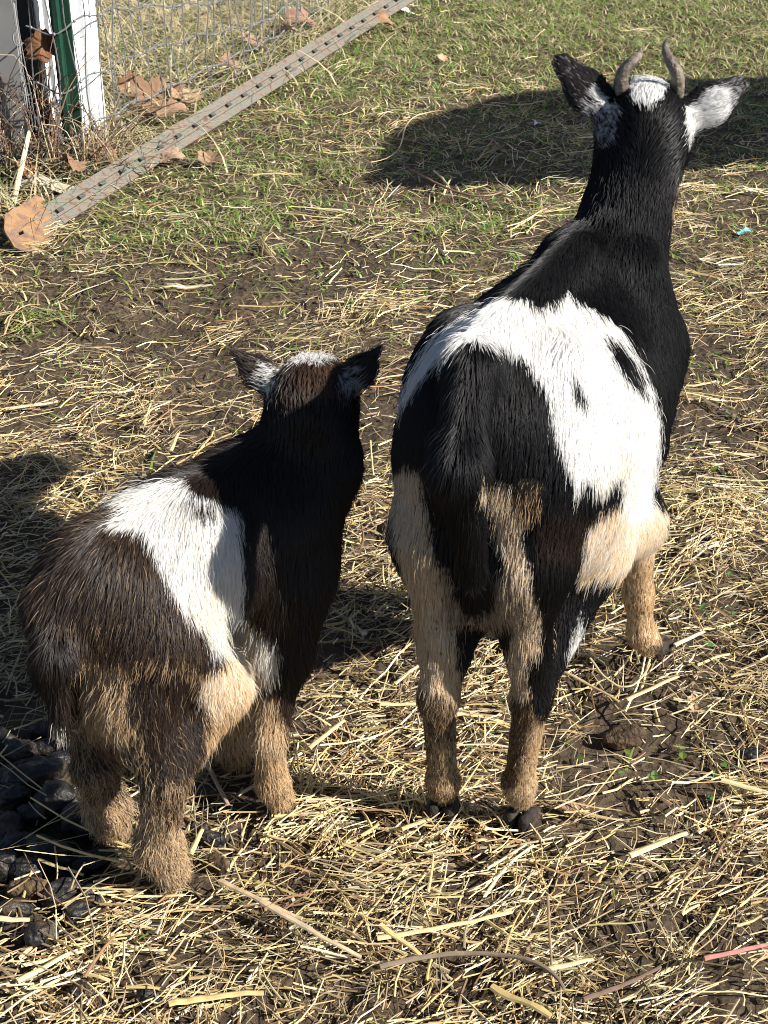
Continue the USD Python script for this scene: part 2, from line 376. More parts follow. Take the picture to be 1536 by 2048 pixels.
# small broad leaved weeds
wp = sample_ground(60000); wm = mask(wp, WEED)
wp = wp[(rng.random(len(wp)) < wm * 0.16)]
def weed_leaves(p):
    parts = []
    n = len(p)
    az = rng.uniform(0, 2 * np.pi, n); L = rng.uniform(.006, .014, n); W = L * rng.uniform(.5, .75, n); T = rng.uniform(-.1, .6, n)
    z = gz(p[:, 0], p[:, 1]) + rng.uniform(.004, .014, n)
    o = np.array([(0, 0, 0), (.35, .5, .08), (.75, .38, .05), (1, 0, -.05), (.75, -.38, .05), (.35, -.5, .08), (.5, 0, -.02)])
    x = o[None, :, 0] * L[:, None]; y = o[None, :, 1] * W[:, None]; zz = z[:, None] + o[None, :, 2] * L[:, None] + x * T[:, None]
    v = np.stack([p[:, 0:1] + x * np.cos(az)[:, None] - y * np.sin(az)[:, None], p[:, 1:2] + x * np.sin(az)[:, None] + y * np.cos(az)[:, None], zz], -1)
    f = np.array([(i, (i + 1) % 6, 6) for i in range(6)])[None] + (np.arange(n) * 7)[:, None, None]
    c = np.stack([rng.uniform(.07, .13, n), rng.uniform(.13, .20, n), rng.uniform(.025, .05, n)], 1)
    return v.reshape(-1, 3), f.reshape(-1, 3), np.repeat(c[:, None], 7, 1).reshape(-1, 3)
v, f, t = weed_leaves(wp)
wo = put('weeds', (v, f), M['grass'], tint=t)
tag(wo, 'tiny bright green broad leaved weeds growing through the straw', 'weeds', kind='stuff')

# tall dry grass along the foot of the wire fence
tp = sample_ground(60000)
FENCE_AREA = [(430, 60, 190, 75), (300, 110, 130, 70), (250, 230, 90, 60), (180, 330, 110, 40), (560, 30, 120, 40), (60, 420, 60, 30)]
tp = tp[rng.random(len(tp)) < mask(tp, FENCE_AREA) * 0.6]
n = len(tp)
c = np.where((rng.random(n) < .14)[:, None], np.array([(.12, .20, .05)]), np.array([(.55, .47, .29)])) * rng.uniform(.45, 1.2, (n, 1))
v, f, t = join([blades(tp, rng.uniform(.04, .14, n), rng.uniform(.0018, .0048, n), c, (0.7, 2.4), 4)])
to = put('dry_grass', (v, f), M['grass'], tint=t)
tag(to, 'long dry straw coloured grass matted along the foot of the wire fence', 'dry grass', kind='stuff')
# crumbs of soil
def crumbs():
    p = sample_ground(30000)
    p = p[rng.random(len(p)) < np.clip(mask(p, MUD) * 0.45 + 0.03, 0, 1)]; n = len(p)
    r = rng.uniform(.0015, .006, n) * rng.uniform(.6, 1.2, n)
    ico = trimesh.creation.icosphere(0)
    vv = ico.vertices[None] * rng.uniform(.6, 1.2, (n, 12, 1)) * r[:, None, None] * [1, 1, .7]
    vv = vv + np.column_stack([p, gz(p[:, 0], p[:, 1]) + r * .25])[:, None]
    return vv.reshape(-1, 3), (ico.faces[None] + (np.arange(n) * 12)[:, None, None]).reshape(-1, 3)
tag(put('soil_crumbs', crumbs(), M['soil']), 'crumbs of dark damp soil lying on the bare patches', 'soil', kind='stuff')
# ------------------------------------------------------------------ animal bodies: one implicit surface each
class Body:
    def __init__(self): self.pr = []
    def add(self, p0, r0, p1=None, r1=None, k=0.03, n=None, s=1.0, flow=None, fur=0.02, lift=0.3, curl=0.0, den=1.0, mat=None):
        """a tapered limb from p0 to p1; n, s: the distance along n is multiplied by s (s > 1 thins it); flow: which way its hair lies"""
        p0 = np.asarray(p0, float); p1 = p0 if p1 is None else np.asarray(p1, float); r1 = r0 if r1 is None else r1
        if n is not None: n = np.asarray(n, float); n = n / np.linalg.norm(n)
        if flow is None: flow = p1 - p0
        self.pr.append(dict(p0=p0, p1=p1, r0=r0, r1=r1, k=k, n=n, s=s, flow=np.asarray(flow, float), fur=fur, lift=lift, curl=curl, den=den, mat=mat))
    def dist(self, q, c):
        d = c['p1'] - c['p0']
        if c['n'] is not None:
            n = c['n'].astype(q.dtype)
            q = q + (q - c['p0'].astype(q.dtype)) @ n[:, None] * (c['s'] - 1) * n
            d = d + d.dot(c['n']) * (c['s'] - 1) * c['n']
        w = q - c['p0'].astype(q.dtype)
        L = d.dot(d)
        t = np.clip(w @ d.astype(q.dtype) / L, 0, 1) if L > 1e-12 else np.zeros(len(q), q.dtype)
        r = c['r0'] + (c['r1'] - c['r0']) * t
        return np.linalg.norm(w - t[:, None] * d.astype(q.dtype), axis=1) - r
    def field(self, q):
        out = np.full(len(q), 0.06, np.float32)
        for c in self.pr:
            m = 0.06 + max(c['r0'], c['r1']) * (1 if c['s'] >= 1 else 1 / c['s'])
            lo, hi = np.minimum(c['p0'], c['p1']) - m, np.maximum(c['p0'], c['p1']) + m
            i = np.nonzero(np.all((q > lo) & (q < hi), axis=1))[0]
            if not len(i): continue
            a, b, k = out[i], self.dist(q[i], c).astype(np.float32), c['k']
            h = np.clip(0.5 + 0.5 * (a - b) / k, 0, 1)
            out[i] = a + (b - a) * h - k * h * (1 - h)
        return out
    def mesh(self, step):
        lo = np.min([np.minimum(c['p0'], c['p1']) - c['r0'] - c['r1'] for c in self.pr], axis=0) - 0.03
        hi = np.max([np.maximum(c['p0'], c['p1']) + c['r0'] + c['r1'] for c in self.pr], axis=0) + 0.03
        n = np.ceil((hi - lo) / step).astype(int) + 1
        g = np.stack(np.meshgrid(*[lo[i] + step * np.arange(n[i]) for i in range(3)], indexing='ij'), -1).reshape(-1, 3).astype(np.float32)
        F = self.field(g).reshape(n)
        # surface nets
        neg = F < 0
        cnt = sum(neg[a:n[0] - 1 + a, b:n[1] - 1 + b, c:n[2] - 1 + c].astype(np.int8) for a in (0, 1) for b in (0, 1) for c in (0, 1))
        cell = np.argwhere((cnt > 0) & (cnt < 8))
        index = -np.ones(n - 1, np.int64); index[tuple(cell.T)] = np.arange(len(cell))
        acc, num = np.zeros((len(cell), 3)), np.zeros(len(cell))
        cor = [(a, b, c) for a in (0, 1) for b in (0, 1) for c in (0, 1)]
        for i in range(8):
            for ax in range(3):
                if cor[i][ax] == 0:
                    j = list(cor[i]); j[ax] = 1
                    f0 = F[tuple((cell + cor[i]).T)]; f1 = F[tuple((cell + j).T)]
                    m = (f0 < 0) != (f1 < 0)
                    t = np.where(m, f0 / np.where(m, f0 - f1, 1), 0)
                    pt = np.array(cor[i], float)[None] + 0 * acc; pt[:, ax] += t
                    acc += pt * m[:, None]; num += m
        v = lo + step * (cell + acc / num[:, None])
        faces = []
        for ax in range(3):
            o1, o2 = [(1, 2), (2, 0), (0, 1)][ax]
            sl0 = [slice(None)] * 3; sl1 = [slice(None)] * 3
            sl0[ax] = slice(0, -1); sl1[ax] = slice(1, None)
            A, B = neg[tuple(sl0)], neg[tuple(sl1)]
            e = np.argwhere(A != B)
            e = e[(e[:, o1] > 0) & (e[:, o2] > 0) & (e[:, o1] < n[o1] - 1) & (e[:, o2] < n[o2] - 1)]
            fl = A[tuple(e.T)]
            q = []
            for da, db in ((1, 1), (0, 1), (0, 0), (1, 0)):
                x = e.copy(); x[:, o1] -= da; x[:, o2] -= db
                q.append(index[tuple(x.T)])
            q = np.stack(q, 1)
            q[~fl] = q[~fl][:, ::-1]
            faces.append(q)
        q = np.vstack(faces)
        f = np.vstack([q[:, [0, 1, 2]], q[:, [0, 2, 3]]])
        m = trimesh.Trimesh(v, f, process=False)
        trimesh.smoothing.filter_taubin(m, lamb=0.5, nu=0.53, iterations=6)
        sv = np.array(m.vertices); off = np.linalg.norm(sv - v, axis=1) > step * 1.2; sv[off] = v[off]; m.vertices = sv
        return m
    def blend(self, q, width=0.018):
        """flow direction, hair length, lift, curl and density at points on the skin"""
        W = []
        for c in self.pr:
            W.append(np.exp(-np.clip(self.dist(q, c), -0.02, 1) / width))
        W = np.stack(W, 1); W /= W.sum(1, keepdims=True)
        fl = np.array([c['flow'] / np.linalg.norm(c['flow']) for c in self.pr])
        get = lambda k: W @ np.array([c[k] for c in self.pr])
        return W @ fl, get('fur'), get('lift'), get('curl'), get('den')

def frame(ox, oy, ax, ay):
    l = math.hypot(ax, ay); A = np.array([ax / l, ay / l, 0]); B = np.array([ay / l, -ax / l, 0]); O = np.array([ox, oy, 0.0])
    return lambda a, b, z: O + a * A + b * B + np.array([0, 0, z]), A, B

DN = np.array([0, 0, -1.0])

def mid(p, q, t=0.5): return np.asarray(p) * (1 - t) + np.asarray(q) * t

def big_goat_body():
    g, A, B = frame(0.10, 1.16, 0.506, 0.863)
    b = Body()
    back = -A
    b.add(g(-0.004, -0.006, 0.455), 0.080, g(0.07, -.002, 0.425), 0.102, k=0.03, n=B, s=1.12, flow=back * .55 + DN, fur=.026)
    b.add(g(0.07, 0.022, 0.410), 0.118, g(0.19, 0.008, 0.407), 0.110, k=0.03, n=B, s=1.46, flow=back * .45 + DN, fur=.028)
    b.add(g(0.19, -.008, 0.41), 0.104, g(0.285, -0.018, 0.425), 0.079, k=0.03, n=B, s=1.75, flow=back * .45 + DN, fur=.026)
    b.add(g(0.02, -0.028, 0.482), 0.066, g(0.2, -0.028, 0.490), 0.057, k=0.03, flow=back * .6 + DN, fur=.026)
    b.add(g(-.045, -.008, .545), .016, g(.19, -.02, .552), .018, k=.03, flow=back * .7 + DN * .5, fur=.024)
    for s in (-1, 1): b.add(g(.035, s * .052 - .010, .520), .017, g(.0, s * .060 - .006, .47), .015, k=.03, flow=back * .5 + DN, fur=.024)
    # neck and head
    hd = P(1290, 250, 1.452)
    b.add(g(0.245, -0.012, 0.475), 0.054, hd + [-.002, -.005, -.03], 0.041, k=0.05, flow=(g(0.255, 0, 0.47) - hd) + back * .03, fur=.026, lift=.28)
    fwd = np.array([0.06, 0.93, -0.36]); fwd /= np.linalg.norm(fwd)
    b.add(hd, 0.044, hd + fwd * 0.05 + [0, 0, .004], 0.039, k=0.03, flow=-fwd, fur=.012)
    b.add(hd + fwd * 0.05, 0.038, hd + fwd * 0.135 + [0, 0, -.012], 0.024, k=0.03, flow=-fwd, fur=.008)
    b.add(hd + fwd * .035 + [-.002, 0, .024], .022, k=.02, flow=-fwd * .6 + [0, 0, .5], fur=.020, lift=.7)
    b.add(hd + fwd * 0.05 + [0, 0, -.025], 0.025, hd + fwd * 0.12 + [0, 0, -.03], 0.018, k=0.02, flow=-fwd, fur=.01)
    tl, tr = P(1122, 122, 1.463), P(1478, 170, 1.455)
    el, er = P(1218, 232, 1.452), P(1372, 240, 1.45)
    for e, t in ((el, tl), (er, tr)):
        d = t - e
        side = np.cross(d, [0, -1, .5]); side /= np.linalg.norm(side)
        nn = np.cross(d, side)
        b.add(e, 0.014, mid(e, t, .45), 0.0215, k=0.012, n=nn, s=2.4, flow=d, fur=.008, lift=.2, den=2.2)
        b.add(mid(e, t, .45), 0.0215, mid(e, t, .96), 0.0125, k=0.008, n=nn, s=2.6, flow=d, fur=.007, lift=.2, den=2.2)
    # hind legs
    for s, hock, fet, hoof in ((-1, P(876, 1392, 1.130), P(886, 1560, 1.158), P(887, 1628, 1.166)), (1, P(1062, 1398, 1.112), P(1038, 1566, 1.142), P(1050, 1640, 1.152))):
        hip, knee = g(0.0, s * .040, .42), g(0.095, s * .050, .30)
        but = g(-0.028, s * .041, .355)
        b.add(hip, .05, but, .040, k=.025, flow=DN + back * .3, fur=.03)
        b.add(hip, .05, knee, .040, k=.03, flow=DN + back * .3, fur=.03)
        b.add(but, .040, mid(but, hock, .66), .0175, k=.03, flow=hock - but, fur=.030, lift=.25)
        b.add(knee, .038, hock, .0140, k=.02, flow=hock - knee, fur=.024, lift=.28)
        b.add(mid(but, hock, .6), .0195, hock, .0150, k=.015, flow=DN, fur=.026, lift=.3)
        b.add(hock, .0162, fet, .0145, k=.012, flow=fet - hock, fur=.015, lift=.55, curl=.6)
        b.add(fet, .0172, fet + (hoof - fet) * .42 + [0, .004, 0], .0148, k=.012, flow=hoof - fet, fur=.009, lift=.4)
    # belly fold in front of the thigh
    b.add(g(0.11, .02, .315), .050, P(1272, 1045, 1.375), .034, k=.035, flow=DN + back * .25, fur=.034, lift=.35)
    # udder and loose skin between the thighs
    b.add(g(0.045, -.0, .275), .045, g(0.0, 0, .30), .04, k=.03, flow=DN, fur=.025)
    # front legs
    for s, kx, fx, hx in ((1, P(1277, 1190, 1.405), P(1283, 1268, 1.408), P(1311, 1305, 1.402)), (-1, P(1277, 1190, 1.405) - B * .10 + A * .03, P(1283, 1268, 1.408) - B * .105 + A * .03, P(1311, 1305, 1.402) - B * .105 + A * .03)):
        elb = g(0.262, s * .033 -.008, .33)
        sh = g(0.285, s * .022 - .014, .42)
        b.add(g(.235, s * .036 - .014, .525), .018, g(.285, s * .044 - .012, .42), .022, k=.03, flow=back * .45 + DN, fur=.024)
        b.add(sh, .05, elb, .036, k=.03, flow=DN + back * .3, fur=.024)
        b.add(elb, .028, kx, .0165, k=.02, flow=DN, fur=.012, lift=.35)
        b.add(kx, .0165, fx, .0145, k=.012, flow=fx - kx, fur=.013, lift=.4)
        b.add(fx, .017, mid(fx, hx, .5), .0160, k=.012, flow=hx - fx, fur=.013, lift=.4)
    # tail
    t0, t1, t2 = P(940, 730, 1.105), P(918, 930, 1.04), P(945, 1130, 1.045)
    b.add(t0, .020, t1, .019, k=.03, flow=DN + back * .3, fur=.03, lift=.3)
    b.add(t1, .019, t2, .011, k=.02, flow=DN + back * .12, fur=.05, lift=.32, den=1.6)
    return b, dict(hd=hd, fwd=fwd, g=g, A=A, B=B)

def kid_body():
    g, A, B = frame(-0.235, 1.10, 0.62, 0.785)
    b = Body()
    back = -A
    b.add(g(0.005, -0.004, 0.325), 0.074, g(0.08, 0.002, 0.328), 0.070, k=0.03, n=B, s=1.06, flow=back * .6 + DN, fur=.027, lift=.34)
    b.add(g(0.08, 0.002, 0.328), 0.070, g(0.18, 0.008, 0.318), 0.073, k=0.03, n=B, s=1.08, flow=back * .5 + DN, fur=.03, lift=.4)
    hd = P(624, 808, 1.262)
    b.add(g(0.175, .012, .35), .050, P(622, 920, 1.262), .040, k=.04, flow=g(.18, 0, .3) - hd, fur=.028, lift=.4)
    b.add(P(622, 920, 1.262), .042, hd, .039, k=.03, flow=DN, fur=.024, lift=.4)
    b.add(g(0.195, .012, .26), .057, g(.195, .012, .33), .054, k=.03, flow=DN, fur=.03, lift=.4)
    fwd = np.array([0.03, 0.95, -0.30]); fwd /= np.linalg.norm(fwd)
    b.add(hd, .039, hd + fwd * .035 + [0, 0, .004], .037, k=.02, flow=-fwd, fur=.016)
    b.add(hd + fwd * .04, .034, hd + fwd * .10 + [0, 0, -.012], .020, k=.025, flow=-fwd, fur=.008)
    b.add(hd + fwd * .04 + [0, 0, -.02], .022, hd + fwd * .09 + [0, 0, -.026], .015, k=.02, flow=-fwd, fur=.01)
    for e, t in ((P(548, 770, 1.268), P(462, 697, 1.275)), (P(697, 770, 1.262), P(762, 692, 1.268))):
        d = t - e
        side = np.cross(d, [0, -1, .4]); side /= np.linalg.norm(side)
        nn = np.cross(d, side)
        b.add(e, .011, mid(e, t, .35), .0165, k=.012, n=nn, s=1.9, flow=d, fur=.009, lift=.25)
        b.add(mid(e, t, .35), .0165, mid(e, t, .97), .005, k=.008, n=nn, s=1.6, flow=d, fur=.008, lift=.25)
    # hind legs (woolly)
    for s, hock, fet, hoof in ((1, P(330, 1560, 1.045), P(318, 1690, 1.052), P(350, 1758, 1.058)), (-1, P(190, 1530, 1.10), P(214, 1618, 1.118), P(228, 1670, 1.125))):
        hip, knee = g(0.01, s * .038, .30), g(0.06, s * .048, .215)
        but = g(-.022, s * .036, .25)
        b.add(hip, .045, but, .033, k=.022, flow=DN + back * .4, fur=.028, lift=.45, curl=.2)
        b.add(hip, .043, knee, .033, k=.03, flow=DN + back * .4, fur=.03, lift=.45, curl=.2)
        b.add(but, .036, mid(but, hock, .7), .02, k=.02, flow=DN, fur=.03, lift=.55, curl=.7)
        b.add(knee, .032, hock, .018, k=.02, flow=DN + back * .2, fur=.03, lift=.5, curl=.7)
        b.add(hock, .018, fet, .0175, k=.014, flow=fet - hock, fur=.022, lift=.55, curl=.8)
        b.add(fet, .022, mid(fet, hoof, .75), .017, k=.012, flow=hoof - fet, fur=.02, lift=.6, curl=.3)
    # front legs
    for s, kx, fx, hx in ((1, P(538, 1475, 1.165), P(545, 1565, 1.168), P(566, 1612, 1.168)), (-1, P(462, 1420, 1.235), P(462, 1495, 1.238), P(476, 1530, 1.242))):
        sh, elb = g(.17, s * .04, .27), g(.155, s * .046, .20)
        b.add(sh, .045, elb, .034, k=.03, flow=DN + back * .2, fur=.03, lift=.4)
        b.add(elb, .028, kx, .016, k=.02, flow=DN, fur=.024, lift=.45, curl=.3)
        b.add(kx, .016, fx, .0145, k=.012, flow=fx - kx, fur=.018 if s > 0 else .026, lift=.4, curl=.2)
        b.add(fx, .0165, mid(fx, hx, .7), .0155, k=.012, flow=hx - fx, fur=.016, lift=.4)
    # tail
    b.add(g(-.058, -.02, .335), .016, P(112, 1320, 1.022), .012, k=.03, flow=DN, fur=.03)
    b.add(P(110, 1300, 1.030), .013, P(120, 1445, 1.018), .008, k=.015, flow=DN, fur=.034, lift=.2, den=1.6)
    return b, dict(hd=hd, fwd=fwd, g=g, A=A, B=B)
# ------------------------------------------------------------------ shed corner, steel post, wire fence
sh = thing('shed', 'corner of a metal shed with white corner panel and grey wall behind the fence', 'shed', (-0.755, 3.2, 0))
def quad_panel(p0, p1, z0, z1, thick):
    """an upright sheet from plan point p0 to p1"""
    p0, p1 = np.array(p0), np.array(p1); d = (p1 - p0) / np.linalg.norm(p1 - p0); nrm = np.array([d[1], -d[0]])
    q = [p0, p1, p1 - nrm * thick, p0 - nrm * thick]
    v = np.array([(a[0], a[1], z) for z in (z0, z1) for a in q])
    f = [(0, 2, 1), (0, 3, 2), (4, 5, 6), (4, 6, 7)] + [t for i in range(4) for t in ((i, (i + 1) % 4, 4 + (i + 1) % 4), (i, 4 + (i + 1) % 4, 4 + i))]
    return trimesh.Trimesh(v, f, process=False)
def ribbed(p0, p1, ribs, z0, z1, depth=0.009):
    p0, p1 = np.array(p0), np.array(p1); d = (p1 - p0); L = np.linalg.norm(d); d /= L; nrm = np.array([d[1], -d[0]])
    prof = [(0, 0)]
    for c, w in ribs:
        prof += [(c - w, 0), (c - w * .55, depth), (c + w * .55, depth), (c + w, 0)]
    prof += [(L, 0)]
    front = [p0 + d * a + nrm * b for a, b in prof]; k = len(front)
    ring = front + [p1 - nrm * .02, p0 - nrm * .02]
    n = len(ring)
    v = np.array([(a[0], a[1], z) for z in (z0, z1) for a in ring])
    f = [t for i in range(n) for t in ((i, (i + 1) % n, n + (i + 1) % n), (i, n + (i + 1) % n, n + i))]
    for i in range(k - 1):
        f += [(n + i, n + i + 1, n + k + 1 if i < k // 2 else n + k)]
    return trimesh.Trimesh(v, f, process=False)
put('corner_panel', ribbed((-0.7125, 3.203), (-0.609, 3.303), [(.03, .012), (.06, .008), (.115, .014)], 0.0, 2.2), M['white_paint'], sh)
put('side_wall', quad_panel((-0.6075, 3.3065), (-1.2, 4.9), 0.0, 2.2, .02), M['white_paint'], sh)
put('corner_trim', quad_panel((-0.775, 3.19), (-0.714, 3.196), 0.0, 2.2, .03), M['dark_trim'], sh)
put('trim_lip', quad_panel((-0.7205, 3.183), (-0.7135, 3.184), 0.0, 2.2, .011), M['dark_trim'], sh)
put('wall', ribbed((-1.9, 3.25), (-0.739, 3.125), [(.18, .015), (.48, .015), (.78, .015), (1.1, .012)], 0.0, 2.2, .006), M['grey_paint'], sh)

pb = GP(152, 318); pb[2] = 0
post = thing('fence_post', 'upright dark green steel post holding the wire fence in front of the white panel', 'fence post', pb)
fl = box((-.021, -.002, -.25), (.021, .002, 1.35)); wb = box((-.0022, -.030, -.25), (.0022, -.0025, 1.35))
rotz = lambda m, a: (m.apply_transform(trimesh.transformations.rotation_matrix(a, [0, 0, 1])), m)[1]
place = lambda m, o: (m.apply_translation(o), m)[1]
put('flange', place(rotz(fl, -.12), pb), M['green_paint'], post)
put('web', place(rotz(wb, -.12), pb), M['green_paint'], post)
put('web_edge', place(rotz(box((-.0048, -.0345, -.25), (.0048, -.0302, 1.35)), -.12), pb), M['green_paint'], post)
for k in range(14):
    put('stud', place(rotz(box((-.007, .0022, .06 + k * .07), (.007, .0075, .082 + k * .07)), -.12), pb), M['green_paint'], post)

fence = thing('wire_fence', 'grey woven wire fence tied to the green steel post', 'wire fence', (-.66, 3.13, 0))
path = spline([(-.725, 3.118, 0), (-.69, 3.115, 0), (-.655, 3.108, 0), (-.615, 3.14, 0), (-.57, 3.28, 0), (-.495, 3.46, 0), (-.42, 3.62, 0), (-.345, 3.78, 0), (-.26, 4.02, 0), (-.14, 4.4, 0)], 120)
cum = np.r_[0, np.cumsum(np.linalg.norm(np.diff(path, axis=0), axis=1))]
def on_fence(s, z):
    s = np.asarray(s, float)
    return np.stack([np.interp(s, cum, path[:, 0]), np.interp(s, cum, path[:, 1]), np.broadcast_to(z, s.shape)], -1)
frng = np.random.default_rng(5)
for zi, z in enumerate((.03, .085, .19, .30, .41, .52, .63)):
    s = np.linspace(0.01, cum[-1], 90)
    p = on_fence(s, z * (1 - .42 * np.clip((s - .15) / .8, 0, 1)) + .004 * np.sin(s * 40 + zi) + .006 * np.sin(s * 7 + zi * 2) + .018 * np.exp(-((s - .07) / .04) ** 2) * -1)
    ms = [tube(p, .0019 if zi else .0016, 5)]
    for sk in np.arange(.02, cum[-1], .048):
        q = on_fence(np.array([sk]), 0)[0]; q[2] = np.interp(sk, s, p[:, 2])
        m = trimesh.creation.icosphere(1, .0036); m.apply_translation(q + [0, -.001, 0]); ms.append(m)
    put('wire', cat_mesh(ms), M['wire'], fence)
for sk in np.arange(.02, cum[-1], .042):
    b = frng.normal(0, .006, 5)
    z = np.array([.0, .085, .19, .30, .42, .66])
    p = on_fence(np.full(6, sk), z); p[:, 0] += np.r_[0, b] + np.r_[.012, 0, 0, 0, 0, 0] * frng.normal(); p[:, 1] += frng.normal(0, .004, 6) - .0035
    put('wire', tube(spline(p, 14), .00145, 5), M['wire'], fence)
# cut ends hooked round the dark trim at the left
hook = thing('wire_ends', 'twisted cut wire ends hooked on the dark shed trim left of the post', 'wire', (-.78, 3.17, 0))
for x0, x1 in ((24, 66), (30, 72)):
    put('strand', tube(spline([P(x0, -30, 3.105), P(x0 + 8, 60, 3.105), P(mid(x0, x1, .62), 160, 3.105), P(x1, 260, 3.105)], 14), .0014, 5), M['wire'], hook)
for cx, cy in ((34, 78), (51, 178)):
    put('loop', tube(spline([P(cx - 4, cy - 14, 3.10), P(cx - 7, cy + 2, 3.095), P(cx - 2, cy + 12, 3.095), P(cx + 8, cy + 11, 3.105), P(cx + 10, cy + 8, 3.12)], 12), .0017, 5), M['wire'], hook)

# ------------------------------------------------------------------ the old post lying on the ground
lp = thing('lying_post', 'rusty old steel post with faded green paint lying on the grass', 'steel post', GP(62, 455))
A0, A1 = GP(95, 437, .03), GP(815, -12, .045)
ax = (A1 - A0); LP = np.linalg.norm(ax); ax /= LP
sd = np.cross(ax, [0, 0, 1]); sd /= np.linalg.norm(sd)
# the flat face leans towards the camera side
tl_ = 0.62
sd = sd * math.cos(tl_) - np.array([0, 0, 1.0]) * math.sin(tl_); up = np.cross(sd, ax)
def lbox(s0, s1, a, b, h0, h1):
    m = box((s0, a, h0), (s1, b, h1)); T = np.eye(4); T[:3, 0], T[:3, 1], T[:3, 2], T[:3, 3] = ax, sd, up, A0
    m.apply_transform(T); return m
put('flange', lbox(-.03, LP, -.026, .026, -.004, 0), M['rust_green'], lp)
put('ridge', lbox(-.03, LP, -.0095, -.0045, .0003, .0048), M['rust_green'], lp)
put('ridge', lbox(-.03, LP, .0045, .0095, .0003, .0048), M['rust_green'], lp)
put('web', lbox(-.03, LP, -.0025, .0025, -.032, -.0042), M['rust_green'], lp)
for k in range(25):
    s0 = .03 + k * .077
    if s0 < LP - .02: put('stud', lbox(s0, s0 + .017, -.0042, .0042, .0004, .0072), M['stud'], lp)
from shapely.geometry import Polygon, Point
outl = [(7, 433), (68, 395), (83, 398), (84, 417), (97, 425), (104, 453), (123, 466), (120, 484), (107, 489), (90, 500), (42, 504), (26, 497), (6, 463)]
def to_local(p): d = p - A0; return (d @ ax, d @ sd)
def face_hit(px, py):
    d = GP(px, py, 0) - CAM; d /= np.linalg.norm(d); t = (A0 - CAM) @ up / (d @ up); return CAM + d * t
pl = Polygon([to_local(face_hit(*q)) for q in outl]).segmentize(.006)
pl = Polygon([(a + .0025 * (meshkit.fbm(np.array([[a * 160, b * 160, 3.0]]), 2, 4)[0] - .5), b + .0025 * (meshkit.fbm(np.array([[a * 160, b * 160, 9.0]]), 2, 6)[0] - .5)) for a, b in pl.exterior.coords[:-1]])
hole = Polygon([to_local(face_hit(*q)) for q in ((34, 468), (44, 463), (46, 470), (37, 474))])
ring_c = Point(*to_local(face_hit(73, 446)))
pm = trimesh.creation.extrude_polygon(pl.difference(hole), .004, engine='earcut')
T = np.eye(4); T[:3, 0], T[:3, 1], T[:3, 2], T[:3, 3] = ax, sd, up, A0 + up * .0005
pm.apply_transform(T)
pl_ = put('anchor_plate', pm, M['rust'], lp); tag(pl_, 'orange rusty anchor plate')
for c_, r_ in ((ring_c, .009),):
    m = trimesh.creation.torus(r_, .0016, 24, 6); m.apply_transform(np.array(T)); m.apply_translation(ax * c_.x + sd * c_.y + up * .004); put('weld_ring', m, M['rust'], lp)

# ------------------------------------------------------------------ dead leaves and scraps
def leaf_mesh(o, az, L, W, seed, lobes=3, curl=.25, tilt=0.1, roll=0.0, col=(.30, .16, .08)):
    r = np.random.default_rng(seed)
    n = 36
    a = np.linspace(0, 2 * np.pi, n, endpoint=False)
    rad = 1 + .12 * np.cos(a * lobes * 2 + r.uniform(0, 6)) + .07 * np.cos(a * 13) + .05 * r.normal(size=n)
    pts = [np.zeros((1, 2))]
    for k in (.35, .7, 1.0): pts.append(np.stack([np.cos(a) * L / 2 * (k if k < 1 else rad), np.sin(a) * W / 2 * (k if k < 1 else rad)], 1))
    p = np.vstack(pts)
    z = curl * (np.abs(p[:, 1]) / W) ** 1.5 * W * 2 + .12 * L * np.sin(p[:, 0] / L * 5 + seed) + .02 * L * r.normal(size=len(p))
    q = np.column_stack([p, z])
    R = trimesh.transformations.euler_matrix(roll, tilt, az)[:3, :3]
    q = q @ R.T
    f = [(0, 1 + i, 1 + (i + 1) % n) for i in range(n)]
    for k in range(2):
        b = 1 + k * n
        for i in range(n):
            j = (i + 1) % n; f += [(b + i, b + n + i, b + n + j), (b + i, b + n + j, b + j)]
    f = np.array(f)
    nrm = R @ [0, 0, 1.0]
    v = np.vstack([q, q - nrm * .0007]); f = np.vstack([f, f[:, ::-1] + len(q)])
    k = np.clip(1 - .5 * np.abs(p[:, 1]) / W, 0, 1)[:, None] * np.ones(3)
    t = np.asarray(col) * r.uniform(.75, 1.15, (len(q), 1)) * (0.9 + .2 * k)
    return v + np.asarray(o), f, np.vstack([t, t])
BR, TN, PK = (.20, .115, .065), (.34, .23, .14), (.34, .23, .17)
